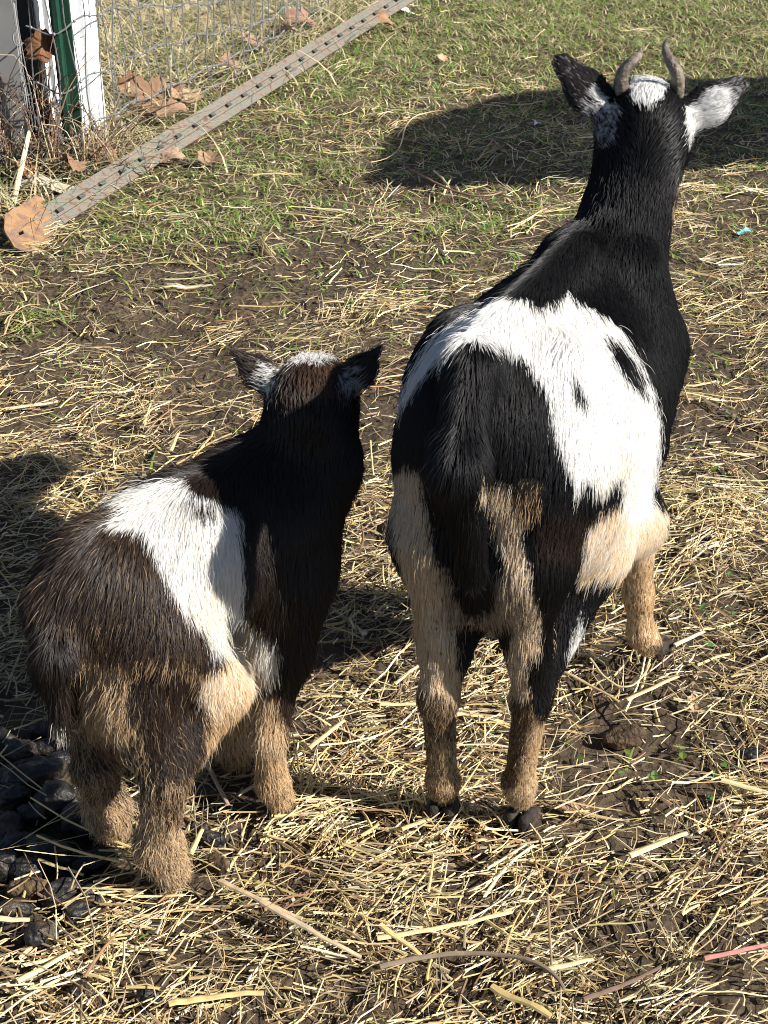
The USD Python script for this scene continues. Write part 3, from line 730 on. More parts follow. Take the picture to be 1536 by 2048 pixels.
for i, (px, py, Y, L, W, az, kw, lab) in enumerate([
    (86, 92, 3.17, .075, .062, .3, dict(tilt=-.3, roll=1.25, col=(.19, .095, .05), curl=.5), 'large curled brown leaf caught between the wire and the white panel'),
    (318, 232, None, .115, .075, .7, dict(tilt=-.2, roll=.75, col=BR, curl=.3), 'largest crumpled brown leaf behind the lying rusty post'),
    (372, 222, None, .075, .04, .8, dict(tilt=.1, roll=.5, col=TN), 'narrow light brown leaf touching the right side of the largest leaf'),
    (285, 255, None, .06, .05, 2.2, dict(roll=.7, col=BR), 'dark brown leaf tucked under the left side of the largest leaf'),
    (735, 62, None, .105, .045, .1, dict(roll=.55, col=(.28, .16, .085), curl=.3), 'bright brown leaf against the far part of the lying post'),
    (408, 60, None, .05, .03, 1.3, dict(roll=.9, tilt=.4, col=PK), 'pinkish folded leaf seen through the wire fence'),
    (602, 72, None, .075, .05, .4, dict(roll=.5, col=(.26, .15, .11)), 'dull dark leaf beyond the lying post below the fence end'),
    (566, 96, None, .06, .04, 2.8, dict(roll=.4, col=PK), 'pale pinkish leaf just left of the dull dark leaf'),
    (885, 130, None, .022, .018, .2, dict(roll=.6, col=(.50, .30, .19)), 'tiny square tan leaf scrap alone in the green grass'),
    (424, 342, None, .05, .032, -.3, dict(roll=.4, col=(.28, .18, .11)), 'small brown leaf on the grass below the lying post'),
    (58, 366, None, .06, .045, 1.4, dict(roll=.9, tilt=.5, col=(.30, .15, .08)), 'reddish brown leaf standing on edge above the anchor plate'),
    (342, 338, None, .055, .030, .3, dict(roll=.3, col=(.34, .23, .16)), 'pale brown leaf at the near side of the lying post'),
    (215, 340, None, .06, .04, .6, dict(roll=.7, col=(.22, .12, .06)), 'dark brown leaf pressed behind the lying post beside the green post'),
    (105, 393, None, .10, .022, .05, dict(roll=.5, col=(.42, .37, .30)), 'greyish curled leaf above the anchor plate'),
    (1148, 1636, None, .03, .016, .2, dict(roll=.3, col=(.22, .13, .09)), 'small dull brown leaf right of the adult goat hind hooves'),
    (1383, 1420, None, .012, .02, .2, dict(roll=.5, col=(.50, .34, .20)), 'small tan leaf chip right of the brown dung lump'),
    (262, 205, None, .07, .05, 1.0, dict(roll=.9, tilt=.2, col=BR, curl=.45), 'curled brown leaf standing in the dry grass right of the white panel'),
    (345, 262, None, .06, .035, .5, dict(roll=.4, col=(.26, .16, .10)), 'brown leaf pinched between the largest leaf and the lying post'),
    (150, 372, None, .06, .04, 2.0, dict(roll=.6, col=(.24, .14, .09)), 'reddish leaf among dead vines above the anchor plate end of the lying post'),
    (460, 158, None, .055, .035, .6, dict(roll=.6, col=(.24, .15, .09), curl=.4), 'brown leaf tucked behind the middle of the lying post'),
    (505, 105, None, .05, .03, .2, dict(roll=.5, col=PK), 'pale leaf in dry grass left of the pinkish leaf')]):
    o = P(px, py, Y) if Y else GP(px, py, .0)
    if not Y: o[2] = gz(np.array([o[0]]), np.array([o[1]]))[0] + (.026 if i in (1, 2, 3, 6, 7, 16, 17, 18, 19, 20) else .012) + .10 * W * 2
    L, W = (L * 1.2, W * 1.2) if not Y and py < 420 else (L, W)
    v, f, t = leaf_mesh(o, az, L, W, 40 + i, **kw)
    tag(put('dead_leaf', (v - o, f), M['leaf'], tint=t, smooth=True), lab, 'leaf')
    pr = stage.GetPrimAtPath('/World/dead_leaf' + (f'_{i:03d}' if i else '')); UsdGeom.Xformable(pr).AddTranslateOp().Set(Gf.Vec3d(*map(float, o)))

def scrap(name, px, py, L, W, az, mat, lab, cat, seed, roll=.3, curl=.2):
    o = GP(px, py, 0); o[2] = gz(np.array([o[0]]), np.array([o[1]]))[0] + .012
    v, f, t = leaf_mesh(o, az, L, W, seed, 2, curl, .05, roll)
    tag(put(name, (v, f), mat, smooth=True), lab, cat)
scrap('plastic_scrap', 1487, 481, .030, .010, .35, M['plastic_teal'], 'torn scrap of teal plastic on the straw right of the adult goat', 'scrap', 70)
scrap('plastic_scrap', 797, 29, .085, .028, .15, M['plastic_white'], 'crumpled white scrap by the far end of the lying post', 'scrap', 71)
scrap('feather', 1075, 246, .032, .014, 1.0, M['plastic_white'], 'small pale feather lying in the dark shadow', 'feather', 72)
scrap('white_chip', 728, 1280, .008, .005, .1, M['plastic_white'], 'tiny white chip on the ground between the two goats', 'chip', 73)

# ------------------------------------------------------------------ single long stalks and twigs
def stalk(name, pts, width, col, lab, cat, lift=.027, mat='straw', flat=True, Ys=None):
    q = []
    for i, a in enumerate(pts):
        g = GP(a[0], a[1], .022)
        g[2] = max(gz(np.array([g[0]]), np.array([g[1]]))[0], -.004) + lift if len(a) < 3 else a[2]
        q.append(g)
    s = spline(q, 4 + 4 * len(q)) if len(q) > 2 else np.linspace(q[0], q[1], 7)
    s = s + np.column_stack([np.zeros(len(s)), np.zeros(len(s)), .0004 * np.sin(np.arange(len(s)) * 1.7)])
    m = tube(s, width / 2 * np.linspace(1, .7, len(s)), 7)
    if flat: m.vertices[:, 2] = s[np.repeat(np.arange(len(s)), 7), 2] + (m.vertices[:, 2] - s[np.repeat(np.arange(len(s)), 7), 2]) * .6
    r = np.random.default_rng(int(abs(pts[0][0])) + 7)
    ring = np.repeat(r.uniform(.85, 1.12, (len(s), 1)), 7, 0) * r.uniform(.93, 1.07, (len(m.vertices), 1))
    o = s.mean(0)
    m.vertices = m.vertices + (meshkit.fbm(m.vertices * 60, 2, 5) - .5)[:, None] * width * .35
    p = put(name, (m.vertices - o, m.faces), M[mat], tint=np.asarray(col) * ring)
    UsdGeom.Xformable(p).AddTranslateOp().Set(Gf.Vec3d(*map(float, o)))
    tag(p, lab, cat)
Y1, Y2, G1, D1 = (.66, .53, .28), (.58, .44, .20), (.50, .42, .28), (.20, .125, .07)
for pts, w, c, lab in [
    ([(512, 1808), (610, 1868), (722, 1922)], .0062, (.52, .42, .27), 'thick split stalk slanting down to the right near the bottom centre'),
    ([(338, 2016), (430, 2004), (528, 1996)], .0075, Y2, 'broad yellow stalk with dark stains near the bottom edge'),
    ([(38, 1982), (140, 1917)], .006, Y1, 'flat pale stalk slanting up to the right in the bottom left corner'),
    ([(-10, 1856), (63, 1857)], .0065, (.68, .58, .36), 'pale flat stalk entering from the left edge below the dung pile'),
    ([(755, 1884), (870, 1866), (1024, 1830)], .006, Y1, 'long straight yellow stalk below the adult goat left hind hoof'),
    ([(983, 1986), (1100, 2050)], .0085, (.48, .37, .16), 'thick olive stalk running off the bottom edge'),
    ([(1259, 1715), (1374, 1667)], .0072, Y1, 'bright straight stalk on bare soil right of the adult goat hooves'),
    ([(760, 1862), (842, 1918)], .006, Y2, 'short thick stalk crossing below the long straight yellow stalk'),
    ([(1090, 1956), (1185, 1924)], .006, (.56, .43, .25), 'tan stalk beside the end of the curved grey twig'),
    ([(1349, 1294), (1408, 1265)], .0062, (.70, .60, .38), 'pale stalk just right of the adult goat front hoof'),
    ([(1253, 1401), (1357, 1354)], .0055, Y2, 'yellow stalk below the adult goat front hoof'),
    ([(1443, 1563), (1545, 1590)], .0068, (.66, .54, .30), 'broad pale stalk at the right edge over green weeds'),
    ([(1130, 1345), (1238, 1404)], .0045, (.46, .35, .19), 'brownish stalk slanting down left of the brown dung lump'),
    ([(617, 1504), (688, 1442)], .0062, (.66, .50, .27), 'fat golden stalk lying between the two goats'),
    ([(803, 1665), (862, 1642)], .0055, Y2, 'short golden stalk left of the adult goat left hind hoof'),
    ([(762, 1410), (838, 1410)], .0052, Y1, 'level yellow stalk left of the adult goat left hock'),
    ([(442, 1769), (520, 1812), (604, 1850)], .006, (.52, .40, .24), 'long tan stalk right of the kid rear hoof'),
    ([(79, 1732), (168, 1762)], .004, (.46, .38, .20), 'thin stalk lying over the front of the dung pile'),
    ([(381, 1716), (405, 1668)], .006, (.60, .54, .26), 'greenish yellow leaf blade behind the kid rear hoof'),
    ([(411, 1525), (456, 1616)], .006, (.36, .28, .18), 'brown stalk leaning between the kid legs'),
    ([(426, 947), (455, 915), (486, 893)], .006, (.62, .44, .18), 'orange yellow stalk against the left of the kid neck'),
    ([(342, 913), (357, 882)], .006, (.62, .46, .24), 'short flat stalk above the white patch on the kid back'),
    ([(663, 410), (792, 435)], .005, (.36, .24, .14), 'brown stalk on bare soil left of the big shadow'),
    ([(906, 221), (845, 228), (803, 286), (742, 330)], .0032, (.66, .52, .30), 'curved pale stalk at the edge of the big shadow'),
    ([(1180, 1320), (1250, 1375), (1300, 1330)], .003, (.5, .4, .24), 'thin bent stalk beside the adult goat thigh'),
    ([(790, 1370), (840, 1330), (900, 1290)], .004, (.68, .54, .32), 'curved bright stalk between the goats above the level stalk')]:
    stalk('straw_stalk', pts, w, c, lab, 'straw stalk')
q0, q1 = GP(22, 425, 0), P(59, 262, 3.06)
sm = tube(np.linspace(q0, q1, 8), np.linspace(.0065, .0045, 8), 6); t_ = np.tile(np.array([(.64, .58, .40)]), (len(sm.vertices), 1)) * np.random.default_rng(3).uniform(.85, 1.1, (len(sm.vertices), 1))
tag(put('reed', sm, M['straw'], tint=t_), 'upright pale broken reed leaning on the wire fence by the grey wall', 'reed')
for pts, w, c, lab in [
    ([(760, 1946), (860, 1922), (960, 1913), (1060, 1938), (1128, 1990)], .0055, (.20, .155, .11), 'long curved grey brown twig across the bottom of the pen'),
    ([(1165, 2015), (1230, 1985), (1320, 1942)], .005, (.17, .11, .08), 'dark dry twig lying beside the pink stem'),
    ([(819, 349), (880, 375), (952, 397), (1003, 388)], .006, (.20, .12, .075), 'brown twig lying in the big shadow'),
    ([(868, 350), (892, 372), (905, 395)], .005, (.42, .34, .22), 'short forked straw twig in the big shadow'),
    ([(1095, 1800), (1102, 1960)], .003, (.30, .22, .13), 'thin upright dark twig near the bottom right')]:
    stalk('twig', pts, w, c, lab, 'twig', flat=False)
stalk('pink_stem', [(1408, 1922), (1460, 1911), (1550, 1888)], .005, (.44, .20, .17), 'pink stained stem at the right edge near the bottom', 'stem', flat=False)

# tangle of dead vine round the shed corner
vr = np.random.default_rng(8)
ms, ts = [], []
for k in range(230):
    px, py = vr.uniform(-10, 245), vr.uniform(300, 365)
    b = GP(px, py); b[1] = np.clip(b[1], 2.95, 3.22 + .35 * max(0, (px - 200) / 45)); h = vr.uniform(.05, .26) * (1.1 if px < 130 else .55)
    dx = vr.normal(0, .045)
    pts = [b, b + [dx * .3, vr.normal(0, .02), h * .4], b + [dx * .8, vr.normal(0, .03), h * .8], b + [dx * 1.5 + vr.normal(0, .02), vr.normal(0, .04), h]]
    m = tube(spline(pts, 8), np.linspace(.0016, .0007, 8) * vr.uniform(.5, 1.3), 4, False)
    ms.append(m); ts.append(np.tile(np.array([(.16, .085, .055), (.30, .20, .12), (.10, .07, .055), (.5, .42, .28)][vr.integers(4)]), (len(m.vertices), 1)))
mm = cat_mesh(ms)
tag(put('dead_vines', mm, M['leaf'], tint=np.vstack(ts)), 'tangle of thin dead reddish vines at the foot of the shed corner', 'vines', kind='stuff')

# ------------------------------------------------------------------ droppings
drng = np.random.default_rng(77)
near = [(56, 1529, 66, 36), (71, 1562, 110, 58), (116, 1602, 76, 66), (26, 1598, 62, 46), (69, 1626, 56, 46), (13, 1652, 70, 60), (36, 1682, 70, 52), (97, 1700, 92, 58), (193, 1706, 92, 46), (159, 1642, 62, 70), (52, 1730, 74, 50), (8, 1722, 60, 60),
        (95, 1462, 66, 42), (92, 1492, 54, 36), (40, 1503, 64, 40), (129, 1525, 50, 40), (125, 1783, 74, 52), (193, 1787, 66, 50), (160, 1822, 60, 40), (30, 1822, 60, 44), (82, 1874, 58, 52), (425, 1664, 46, 34), (395, 1638, 42, 30), (412, 1570, 44, 28), (160, 1968, 50, 36), (295, 1978, 44, 32), (25, 2036, 40, 28), (1505, 1484, 40, 28), (20, 1560, 58, 40), (140, 1470, 46, 34), (10, 1480, 50, 36)]
brown = [(56, 1778, 70, 44), (206, 1815, 50, 34), (434, 1712, 52, 36), (150, 1866, 44, 32), (1247, 1458, 78, 46)]
blabs = {0: 'flattish black dropping at the back of the pile', 1: 'longest black dropping lying across the back of the pile', 2: 'large round glossy black dropping at the right of the pile', 8: 'oblong black dropping just left of the kid rear hoof', 7: 'forked looking black dropping in the front of the pile', 9: 'tall black dropping touching the kid left hind foot', 20: 'round black dropping alone in straw below the pile', 21: 'dark dropping close behind the kid right hind leg', 22: 'black dropping half hidden behind the kid right hind leg', 23: 'dark dropping between the kid hind and front legs', 24: 'dark dropping under straw in the bottom left', 25: 'crumbly dark dropping near the bottom edge', 26: 'dark dropping in the extreme bottom left corner', 27: 'dark lump on bare soil at the right edge'}
def lump(px, py, wpx, hpx, seed, pile):
    r = np.random.default_rng(seed)
    g = GP(px, py, .02); D = np.linalg.norm(g - CAM); s = FPX / D
    a, c = wpx / s / 2, hpx / s / 2 * 0.95
    m = trimesh.creation.icosphere(3); v = np.array(m.vertices)
    v = np.sign(v) * np.abs(v) ** .88
    nz = meshkit.fbm(v * 1.6 + seed * 3.1, 3, seed) - .5
    nz2 = meshkit.fbm(v * 5 + seed * 1.7, 4, seed + 5) - .5
    v = v * (1 + .75 * nz + .16 * nz2)[:, None] * [a * 1.08, c * .98, c * 1.05]
    az = r.uniform(-.5, .5)
    v = v @ trimesh.transformations.euler_matrix(r.uniform(-.25, .25), r.uniform(-.25, .25), az)[:3, :3].T
    z = gz(np.array([g[0]]), np.array([g[1]]))[0]
    o = np.array([g[0], g[1], z])
    v[:, 2] += -v[:, 2].min() * .92 + pile
    return o, v, m.faces
order = list(enumerate(near)) + [(None, b) for b in brown]
bl2 = ['brown crumbly dropping at the lower left of the pile', 'brown broken dropping at the front right of the pile', 'brown crumbled dropping right of the kid rear hoof', 'pale brown crumbly dropping beside the lone round black one', 'brown lump of dung in the straw below the adult goat front leg']
bi = 0
for i, (k, b) in enumerate(order):
    o, v, f = lump(*b, 200 + i, 0.0)
    p = put('dropping', (v, f), M['dung'] if k is not None else M['dung_brown'], smooth=True)
    UsdGeom.Xformable(p).AddTranslateOp().Set(Gf.Vec3d(*map(float, o)))
    if k is None: tag(p, bl2[bi], 'dropping'); bi += 1
    elif k in blabs: tag(p, blabs[k], 'dropping')
    else: tag(p, 'black dropping in the dark pile beside the kid hind legs', 'dropping', 'black droppings in the pile')

# ------------------------------------------------------------------ what throws the long shadow: a leaning trunk beyond the right edge
tr = thing('leaning_trunk', 'leaning dead tree trunk whose shadow falls behind the adult goat', 'tree trunk', (1.55, 3.62, 0))
tp_ = spline([(1.55, 3.66, -.1), (1.53, 3.42, .22), (1.51, 3.02, .70), (1.50, 2.68, .96), (1.50, 2.42, 1.13)], 26)
m = tube(tp_, np.interp(np.linspace(0, 1, 26), [0, .3, .55, .8, 1], [.23, .26, .245, .17, .03]), 22)
nv = vnoise(m.vertices, 6, 4, 3) - .5; m.vertices = m.vertices + (m.vertices - tp_[np.repeat(np.arange(26), 22)]) * nv[:, None] * .25
put('trunk', m, M['bark'], tr, smooth=True)

# straw lying over the droppings
rng = np.random.default_rng(91)
op = np.array([GP(rng.normal(110, 95), rng.normal(1700, 110))[:2] for _ in range(22)])
v, f, t = strips(op, rng.uniform(0, np.pi, len(op)), rng.uniform(.03, .13, len(op)), rng.uniform(.0010, .0030, len(op)), rng.uniform(.026, .050, len(op)), rng.normal(0, .16, len(op)), rng.normal(0, .2, len(op)), palette(len(op)) * .9, 4)
tag(put('straw', (v, f), M['straw'], tint=t), 'a few straws fallen across the black droppings', 'straw', kind='stuff')
# ------------------------------------------------------------------ coats and the two goats
BLACK, BROWN, WHITE, CREAM, TAN = np.array((.004, .0037, .0037)), np.array((.036, .021, .013)), np.array((.70, .695, .68)), np.array((.62, .50, .35)), np.array((.48, .335, .19))
GREY = np.array((.36, .36, .38))
def paint(points, normals, zones, default, hidden, rnd, wob=9.0, jit=5.0):
    q = proj(points)
    w = np.stack([vnoise(points, 60, 51, 2), vnoise(points, 60, 57, 2)], 1) - .5
    q = q + w * wob * 2 + rnd.normal(0, jit, q.shape)
    c = np.tile(default, (len(points), 1)).astype(float)
    for poly, col in zones:
        m = inside(poly, q)
        if isinstance(col, list):
            pick = rnd.random(len(points)); acc = 0; cc = np.zeros((len(points), 3))
            for wgt, cl in col:
                s = (pick >= acc) & (pick < acc + wgt); cc[s] = cl; acc += wgt
            c[m] = cc[m]
        else: c[m] = col
    face = np.einsum('ij,ij->i', normals, CAM - points) / np.linalg.norm(CAM - points, axis=1)
    h = face < -0.12
    c[h] = hidden(points[h], rnd)
    return c

BIGZ = [
    # legs first, then body markings over them
    ([(820, 1330), (930, 1330), (945, 1700), (830, 1700)], [(.58, np.array((.095, .06, .033))), (.27, TAN * .8), (.15, CREAM * .75)]),
    ([(835, 1520), (875, 1480), (925, 1480), (945, 1700), (830, 1700)], [(.34, np.array((.10, .065, .036))), (.46, TAN * .9), (.2, CREAM * .8)]),
    ([(980, 1370), (1120, 1370), (1130, 1700), (970, 1700)], [(.12, np.array((.12, .075, .04))), (.55, TAN), (.33, CREAM)]),
    ([(1010, 1390), (1080, 1380), (1062, 1440), (1050, 1500), (1030, 1570), (985, 1600), (985, 1480)], [(.72, np.array((.085, .052, .03))), (.28, TAN * .7)]),
    ([(1235, 1090), (1330, 1060), (1330, 1200), (1360, 1290), (1350, 1340), (1270, 1330), (1240, 1270)], [(.12, np.array((.15, .09, .05))), (.68, TAN * 1.08), (.2, CREAM)]),
    ([(1300, 1290), (1320, 1320), (1365, 1330), (1365, 1300), (1345, 1290)], np.array((.10, .07, .05))),
    # thighs
    ([(778, 935), (826, 925), (852, 1000), (866, 1100), (890, 1200), (915, 1290), (925, 1392), (838, 1380), (826, 1300), (806, 1200), (792, 1100), (780, 1000)], [(.85, CREAM * 1.05), (.1, WHITE), (.05, BROWN)]),
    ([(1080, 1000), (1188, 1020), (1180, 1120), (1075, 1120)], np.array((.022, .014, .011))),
    ([(955, 940), (990, 962), (1030, 985), (1046, 1080), (1066, 1170), (1085, 1250), (1078, 1330), (1052, 1400), (1000, 1395), (1004, 1320), (1024, 1250), (1034, 1190), (1004, 1120), (985, 1040)], [(.85, CREAM), (.1, WHITE * .9), (.05, BROWN)]),
    ([(1030, 975), (1085, 965), (1085, 1030), (1045, 1060)], [(.45, TAN), (.55, BROWN * .8)]),
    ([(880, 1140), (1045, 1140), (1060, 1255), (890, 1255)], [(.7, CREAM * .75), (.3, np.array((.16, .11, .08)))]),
    ([(1140, 1320), (1150, 1270), (1170, 1220), (1172, 1260), (1160, 1310)], WHITE * .9),
    ([(1056, 1320), (1150, 1300), (1130, 1390), (1108, 1440), (1074, 1436), (1054, 1392)], BLACK * 2),
    # tail
    ([(835, 930), (960, 930), (985, 1040), (1000, 1120), (985, 1200), (955, 1240), (925, 1235), (900, 1160), (868, 1080), (848, 1000)], BLACK),
    # belly
    ([(1186, 1040), (1235, 1010), (1300, 1000), (1345, 1025), (1340, 1070), (1310, 1110), (1240, 1150), (1160, 1175), (1172, 1100)], [(.6, CREAM * 1.12), (.4, WHITE * .95)]),
    # white saddle
    ([(782, 842), (800, 780), (835, 710), (880, 655), (960, 612), (1000, 588), (1048, 592), (1080, 612), (1106, 608), (1131, 584), (1165, 603), (1221, 633), (1256, 672), (1290, 732), (1317, 800), (1326, 861), (1322, 938), (1306, 1010), (1270, 1030), (1247, 1010), (1251, 962), (1234, 944), (1212, 985), (1190, 968), (1172, 950), (1157, 995), (1146, 960), (1134, 925), (1118, 887), (1105, 839), (1097, 783), (1079, 749), (1049, 710), (1000, 683), (955, 678), (888, 702), (852, 740), (817, 790)], WHITE),
    ([(1140, 742), (1160, 765), (1175, 792), (1170, 820), (1150, 798)], BLACK),
    ([(1206, 663), (1234, 680), (1258, 700), (1280, 735), (1292, 770), (1294, 798), (1270, 768), (1246, 742), (1226, 710)], BLACK),
    # head
    ([(1200, 300), (1175, 250), (1150, 205), (1180, 175), (1235, 210), (1225, 270)], [(.45, GREY * 1.1), (.55, BLACK * 3)]),
    ([(1178, 180), (1195, 170), (1222, 195), (1215, 220), (1190, 205)], [(.85, WHITE * .85), (.15, BLACK)]),
    ([(1100, 95), (1160, 95), (1195, 160), (1185, 185), (1160, 215), (1110, 170)], [(.94, np.array((.022, .016, .016))), (.06, GREY * .8)]),
    ([(1372, 215), (1430, 172), (1462, 178), (1480, 210), (1440, 255), (1385, 300)], [(.90, WHITE * .82), (.1, GREY * .5)]),
    ([(1435, 165), (1480, 140), (1500, 165), (1488, 215), (1468, 225), (1460, 185)], [(.75, np.array((.04, .03, .03))), (.25, GREY)]),
    ([(1262, 195), (1256, 165), (1262, 110), (1342, 110), (1338, 180), (1325, 195), (1295, 205)], WHITE * .95),
    ([(1350, 455), (1356, 400), (1366, 365), (1398, 355), (1398, 425), (1372, 480)], [(.75, TAN), (.25, BLACK)]),
]
KIDZ = [
    ([(0, 1380), (420, 1380), (420, 1610), (0, 1610)], [(.55, BROWN), (.31, TAN), (.14, CREAM * .9)]),
    ([(0, 1600), (420, 1600), (420, 1830), (0, 1830)], [(.24, BROWN * 1.3), (.50, TAN * 1.05), (.26, CREAM)]),
    ([(400, 1390), (640, 1390), (640, 1680), (400, 1680)], [(.14, BROWN), (.56, TAN * 1.15), (.30, CREAM)]),
    ([(545, 1380), (650, 1380), (600, 1440), (575, 1500), (570, 1440)], BROWN),
    ([(20, 1290), (75, 1380), (40, 1420), (0, 1300)], [(.8, TAN), (.2, BROWN)]),
    ([(140, 1300), (200, 1288), (290, 1310), (270, 1345), (262, 1380), (280, 1440), (240, 1480), (170, 1470), (150, 1400)], [(.62, TAN * 1.1), (.2, CREAM), (.18, BROWN)]),
    ([(200, 1285), (300, 1300), (390, 1310), (440, 1320), (430, 1355), (360, 1340), (270, 1335)], [(.32, TAN), (.68, BROWN)]),
    ([(255, 1340), (410, 1350), (415, 1440), (400, 1560), (350, 1620), (300, 1560), (290, 1480), (262, 1420)], [(.95, BROWN * .8), (.05, TAN * .7)]),
    ([(120, 1470), (200, 1480), (210, 1530), (150, 1560), (125, 1520)], [(.75, BROWN * .8), (.25, TAN)]),
    ([(300, 1560), (400, 1540), (385, 1640), (330, 1650)], [(.72, BROWN), (.28, TAN)]),
    ([(250, 970), (440, 1010), (440, 1300), (60, 1320), (20, 1200), (120, 1060)], [(.78, BROWN), (.19, np.array((.10, .066, .04))), (.03, TAN * .7)]),
    ([(60, 1250), (150, 1280), (165, 1420), (130, 1478), (95, 1440)], BROWN * .45),
    ([(0, 1240), (45, 1255), (55, 1300), (10, 1290)], TAN * 1.1),
    ([(104, 1440), (128, 1440), (134, 1500), (118, 1490)], WHITE),
    ([(400, 1400), (415, 1340), (447, 1320), (440, 1290), (495, 1240), (520, 1262), (565, 1305), (540, 1368), (470, 1400), (428, 1420)], [(.6, CREAM * 1.15), (.4, WHITE)]),
    ([(475, 1290), (500, 1260), (545, 1285), (565, 1310), (540, 1350), (500, 1340)], WHITE),
    ([(224, 993), (260, 976), (307, 960), (375, 956), (396, 985), (437, 1001), (469, 1009), (479, 1040), (487, 1103), (492, 1181), (497, 1243), (492, 1290), (470, 1305), (437, 1295), (406, 1262), (365, 1214), (333, 1155), (312, 1103), (283, 1056), (222, 1052), (255, 1019)], WHITE),
    ([(362, 995), (396, 1003), (440, 1014), (428, 1032), (390, 1022)], BROWN),
    ([(568, 726), (575, 690), (640, 690), (690, 704), (672, 712), (640, 716), (615, 726), (590, 724)], WHITE),
    ([(545, 722), (690, 712), (712, 740), (700, 790), (620, 800), (530, 800), (540, 750)], [(.8, BROWN * 1.3), (.2, np.array((.10, .055, .03)))]),
    ([(440, 675), (508, 702), (530, 735), (515, 785), (470, 740)], [(.8, np.array((.055, .040, .032))), (.2, np.array((.10, .08, .065)))]),
    ([(708, 735), (775, 670), (775, 720), (735, 800), (712, 800)], np.array((.035, .026, .02))),
    ([(505, 770), (520, 725), (558, 740), (548, 770), (530, 795)], [(.75, WHITE * .8), (.25, BROWN)]),
    ([(682, 780), (686, 740), (712, 726), (725, 775), (715, 800)], [(.55, GREY), (.45, BROWN)]),
]
def hidden_big(p, r):
    c = np.tile(BLACK, (len(p), 1)); c[p[:, 2] < .24] = TAN; c[(p[:, 2] < .30) & (p[:, 2] >= .24)] = CREAM
    c[(p[:, 1] > 1.52) & (np.abs(p[:, 0] - .268) < .010)] = WHITE; c[(p[:, 2] > .60) & (p[:, 1] > 1.41) & (np.abs(p[:, 0] - .266) < .024)] = WHITE; return c
def hidden_kid(p, r):
    c = np.tile(BROWN, (len(p), 1)); c[p[:, 2] < .17] = TAN; c[(p[:, 2] < .24) & (p[:, 2] >= .17)] = CREAM
    c[(p[:, 1] > 1.31) & (np.abs(p[:, 0] + .062) < .010)] = WHITE; c[(p[:, 2] > .44) & (p[:, 1] > 1.275) & (np.abs(p[:, 0] + .065) < .022)] = WHITE; return c

